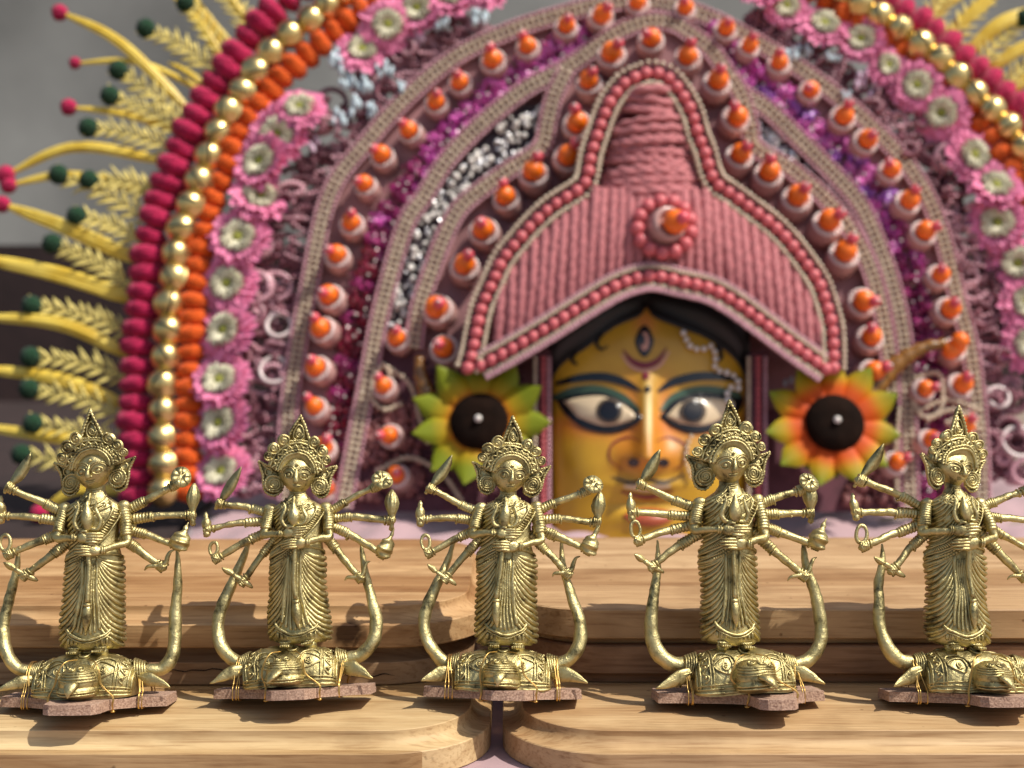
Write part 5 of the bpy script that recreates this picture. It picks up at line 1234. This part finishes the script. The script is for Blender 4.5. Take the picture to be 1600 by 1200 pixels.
for (x, y, r, lean_) in ((750, 662, 100, .25), (1302, 664, 100, .2)):
    f = link('sunflower', SUND, mask, None, mp(x, y, 8.6), look((lean_ * (-1 if x < 1000 else .3) * .3, -1, .15)), r * PX)
    for k in range(11):
        q = Quaternion((0, 0, 1), 2 * pi * k / 11 + rnd.uniform(-.05, .05)) @ Quaternion((1, 0, 0), rnd.uniform(-.04, .12)); link('sunflower_petal', SUNPS[x > 1000], f, None, (0, 0, 0), q, rnd.uniform(.95, 1.04))
    for k in range(11):
        q = Quaternion((0, 0, 1), 2 * pi * (k + .5) / 11) @ Quaternion((1, 0, 0), -.05); link('sunflower_petal', SUNPS[x > 1000], f, None, (0, 0, -.08), q, .78)
    link('white_pin', SUNB, f)
# amber horns behind the sunflowers
M_amber = mat('amber_sequin', (150, 100, 24), rough=.25, spec=.8, vary=.6, vscale=220)
for pts in ([(700, 660), (672, 625), (658, 590), (655, 560)], [(1345, 640), (1368, 604), (1400, 570), (1440, 545), (1478, 536)]):
    m = MB(); P = mpath(pts, 5.6, 26); tube(m, P, np.linspace(20, 7, 26) * PX * (1 + .12 * np.sin(np.arange(26) * 2.1)), 10); m.build('amber_horn', M_amber, mask)
for (x, y, off) in ((1490, 536, 6.2), (1476, 552, 5.6)): link('orange_ball', OBALL, mask, None, mp(x, y, off) + np.array([0, 1.8, 0]), look((.3, -1, .1)), 20 * PX)

# -- yellow blades and wheat sprays round the rim
BL = [((296, 172), (190, 70), (92, 18), 9, 15, 1), ((330, 148), (220, 100), (116, 97), 5, 11, 1), ((285, 205), (190, 178), (106, 166), 6, 15, 1), ((262, 252), (120, 232), (8, 272), 8, 17, 1), ((245, 300), (110, 275), (12, 288), 7, 15, 1), ((228, 412), (110, 360), (2, 318), 11, 15, 1),
      ((215, 470), (100, 432), (-40, 400), 13, 16, 1), ((212, 560), (100, 510), (-40, 494), 9, 16, 1), ((208, 640), (100, 594), (-45, 574), 10, 16, 1), ((205, 700), (90, 684), (-45, 664), 9, 16, 1), ((208, 770), (120, 768), (60, 802), 8, 16, 1), ((395, 112), (330, 40), (275, -40), 9, 15, 1), ((362, 128), (320, 50), (268, -8), 7, 15, 0), ((420, 60), (370, 10), (345, -50), 8, 15, 0), ((345, 160), (300, 120), (262, 96), 6, 12, 0),
      ((1470, 62), (1530, 12), (1590, -40), 10, 15, 0), ((1505, 92), (1560, 42), (1640, 10), 11, 15, 1), ((1535, 120), (1590, 82), (1660, 60), 10, 15, 0), ((1565, 150), (1620, 120), (1700, 110), 10, 15, 1), ((1440, 34), (1500, -10), (1550, -60), 9, 15, 0), ((1590, 185), (1650, 160), (1730, 150), 10, 15, 1)]
for (a_, b_, c_, wpx, pr, pm) in BL:
    P = mpath([a_, b_, c_], 0, 24); t = np.linspace(0, 1, 24); P[:, 1] += .3 - .9 * np.sin(pi * t) * rnd.uniform(.4, 1.3)
    wpx *= 1.1; pr *= .88; m = MB()
    for q in (-1, 0, 1):                             # three folded straw strips, pressed flat and splayed a little
        sp = q * wpx * PX * (.42 + .16 * np.sin(pi * t) + rnd.uniform(-.05, .05)) * np.interp(t, [0, .15, .8, 1], [.5, 1, .9, .3])
        T_, N_, B_ = frames(P); Q = P + B_ * sp[:, None] + np.array([0, -.05 * (q == 0) - .03 * q, 0]) + np.array([0, rnd.uniform(-.05, .05), rnd.uniform(-.08, .08)]) * np.sin(pi * t * rnd.uniform(.8, 1.6))[:, None]
        tube(m, Q, wpx * PX * np.interp(t, [0, .12, .5, .9, 1], [.3, .5, .5, .34, .15]) * rnd.uniform(.8, 1.1), 6, squash=.3)
    bl = m.build('yellow_blade', M_leafy, mask)
    if pm: link('magenta_pompom', POM['magenta_pompom'][0], bl, None, P[-1], None, (pr * PX,) * 3)
WH = [((335, 112), (228, 45)), ((300, 205), (185, 110)), ((292, 212), (172, 150)), ((268, 232), (138, 200)), ((236, 345), (92, 273)), ((248, 300), (140, 282)), ((208, 448), (82, 381)), ((225, 380), (120, 338)), ((202, 520), (50, 478)), ((200, 590), (48, 558)), ((196, 650), (46, 608)), ((196, 700), (52, 662)), ((190, 752), (34, 710)), ((360, 105), (290, 5)), ((400, 60), (340, -20)), ((1480, 70), (1560, -20)), ((1525, 110), (1600, 30)), ((1560, 145), (1640, 80)), ((1450, 40), (1500, -40))]
for (a_, b_) in WH:
    P = mpath([a_, ((a_[0] + b_[0]) / 2, (a_[1] + b_[1]) / 2 - 6), b_], .2, 30); m = MB(); tube(m, P, 2.6 * PX, 6); T, N_, B_ = frames(P); n_ = 30
    for i in range(1, n_ - 2, 2):
        for sgn in (-1, 1):
            for lift in (.3 * (1 if (i // 2) % 2 else -1),):
                sd_ = B_[i] * sgn * .78 + N_[i] * lift; dv = T[i] * .8 + sd_ + np.array([rnd.uniform(-.12, .12) for _ in range(3)]); L = (30 + rnd.uniform(-5, 6)) * PX * (1 - .45 * i / n_)
                Q = P[i] + dv[None] * (np.linspace(0, 1, 4) * L)[:, None]; tube(m, Q, np.array([1.2, 3.0, 2.4, .6]) * PX, 5)
    ws = m.build('wheat_spray', M_wheat, mask)
    if b_[1] > -30: link('green_pompom', POM['green_pompom'][1], ws, None, P[-1] + np.array([0, -.1, 0]), None, (15.5 * PX,) * 3)
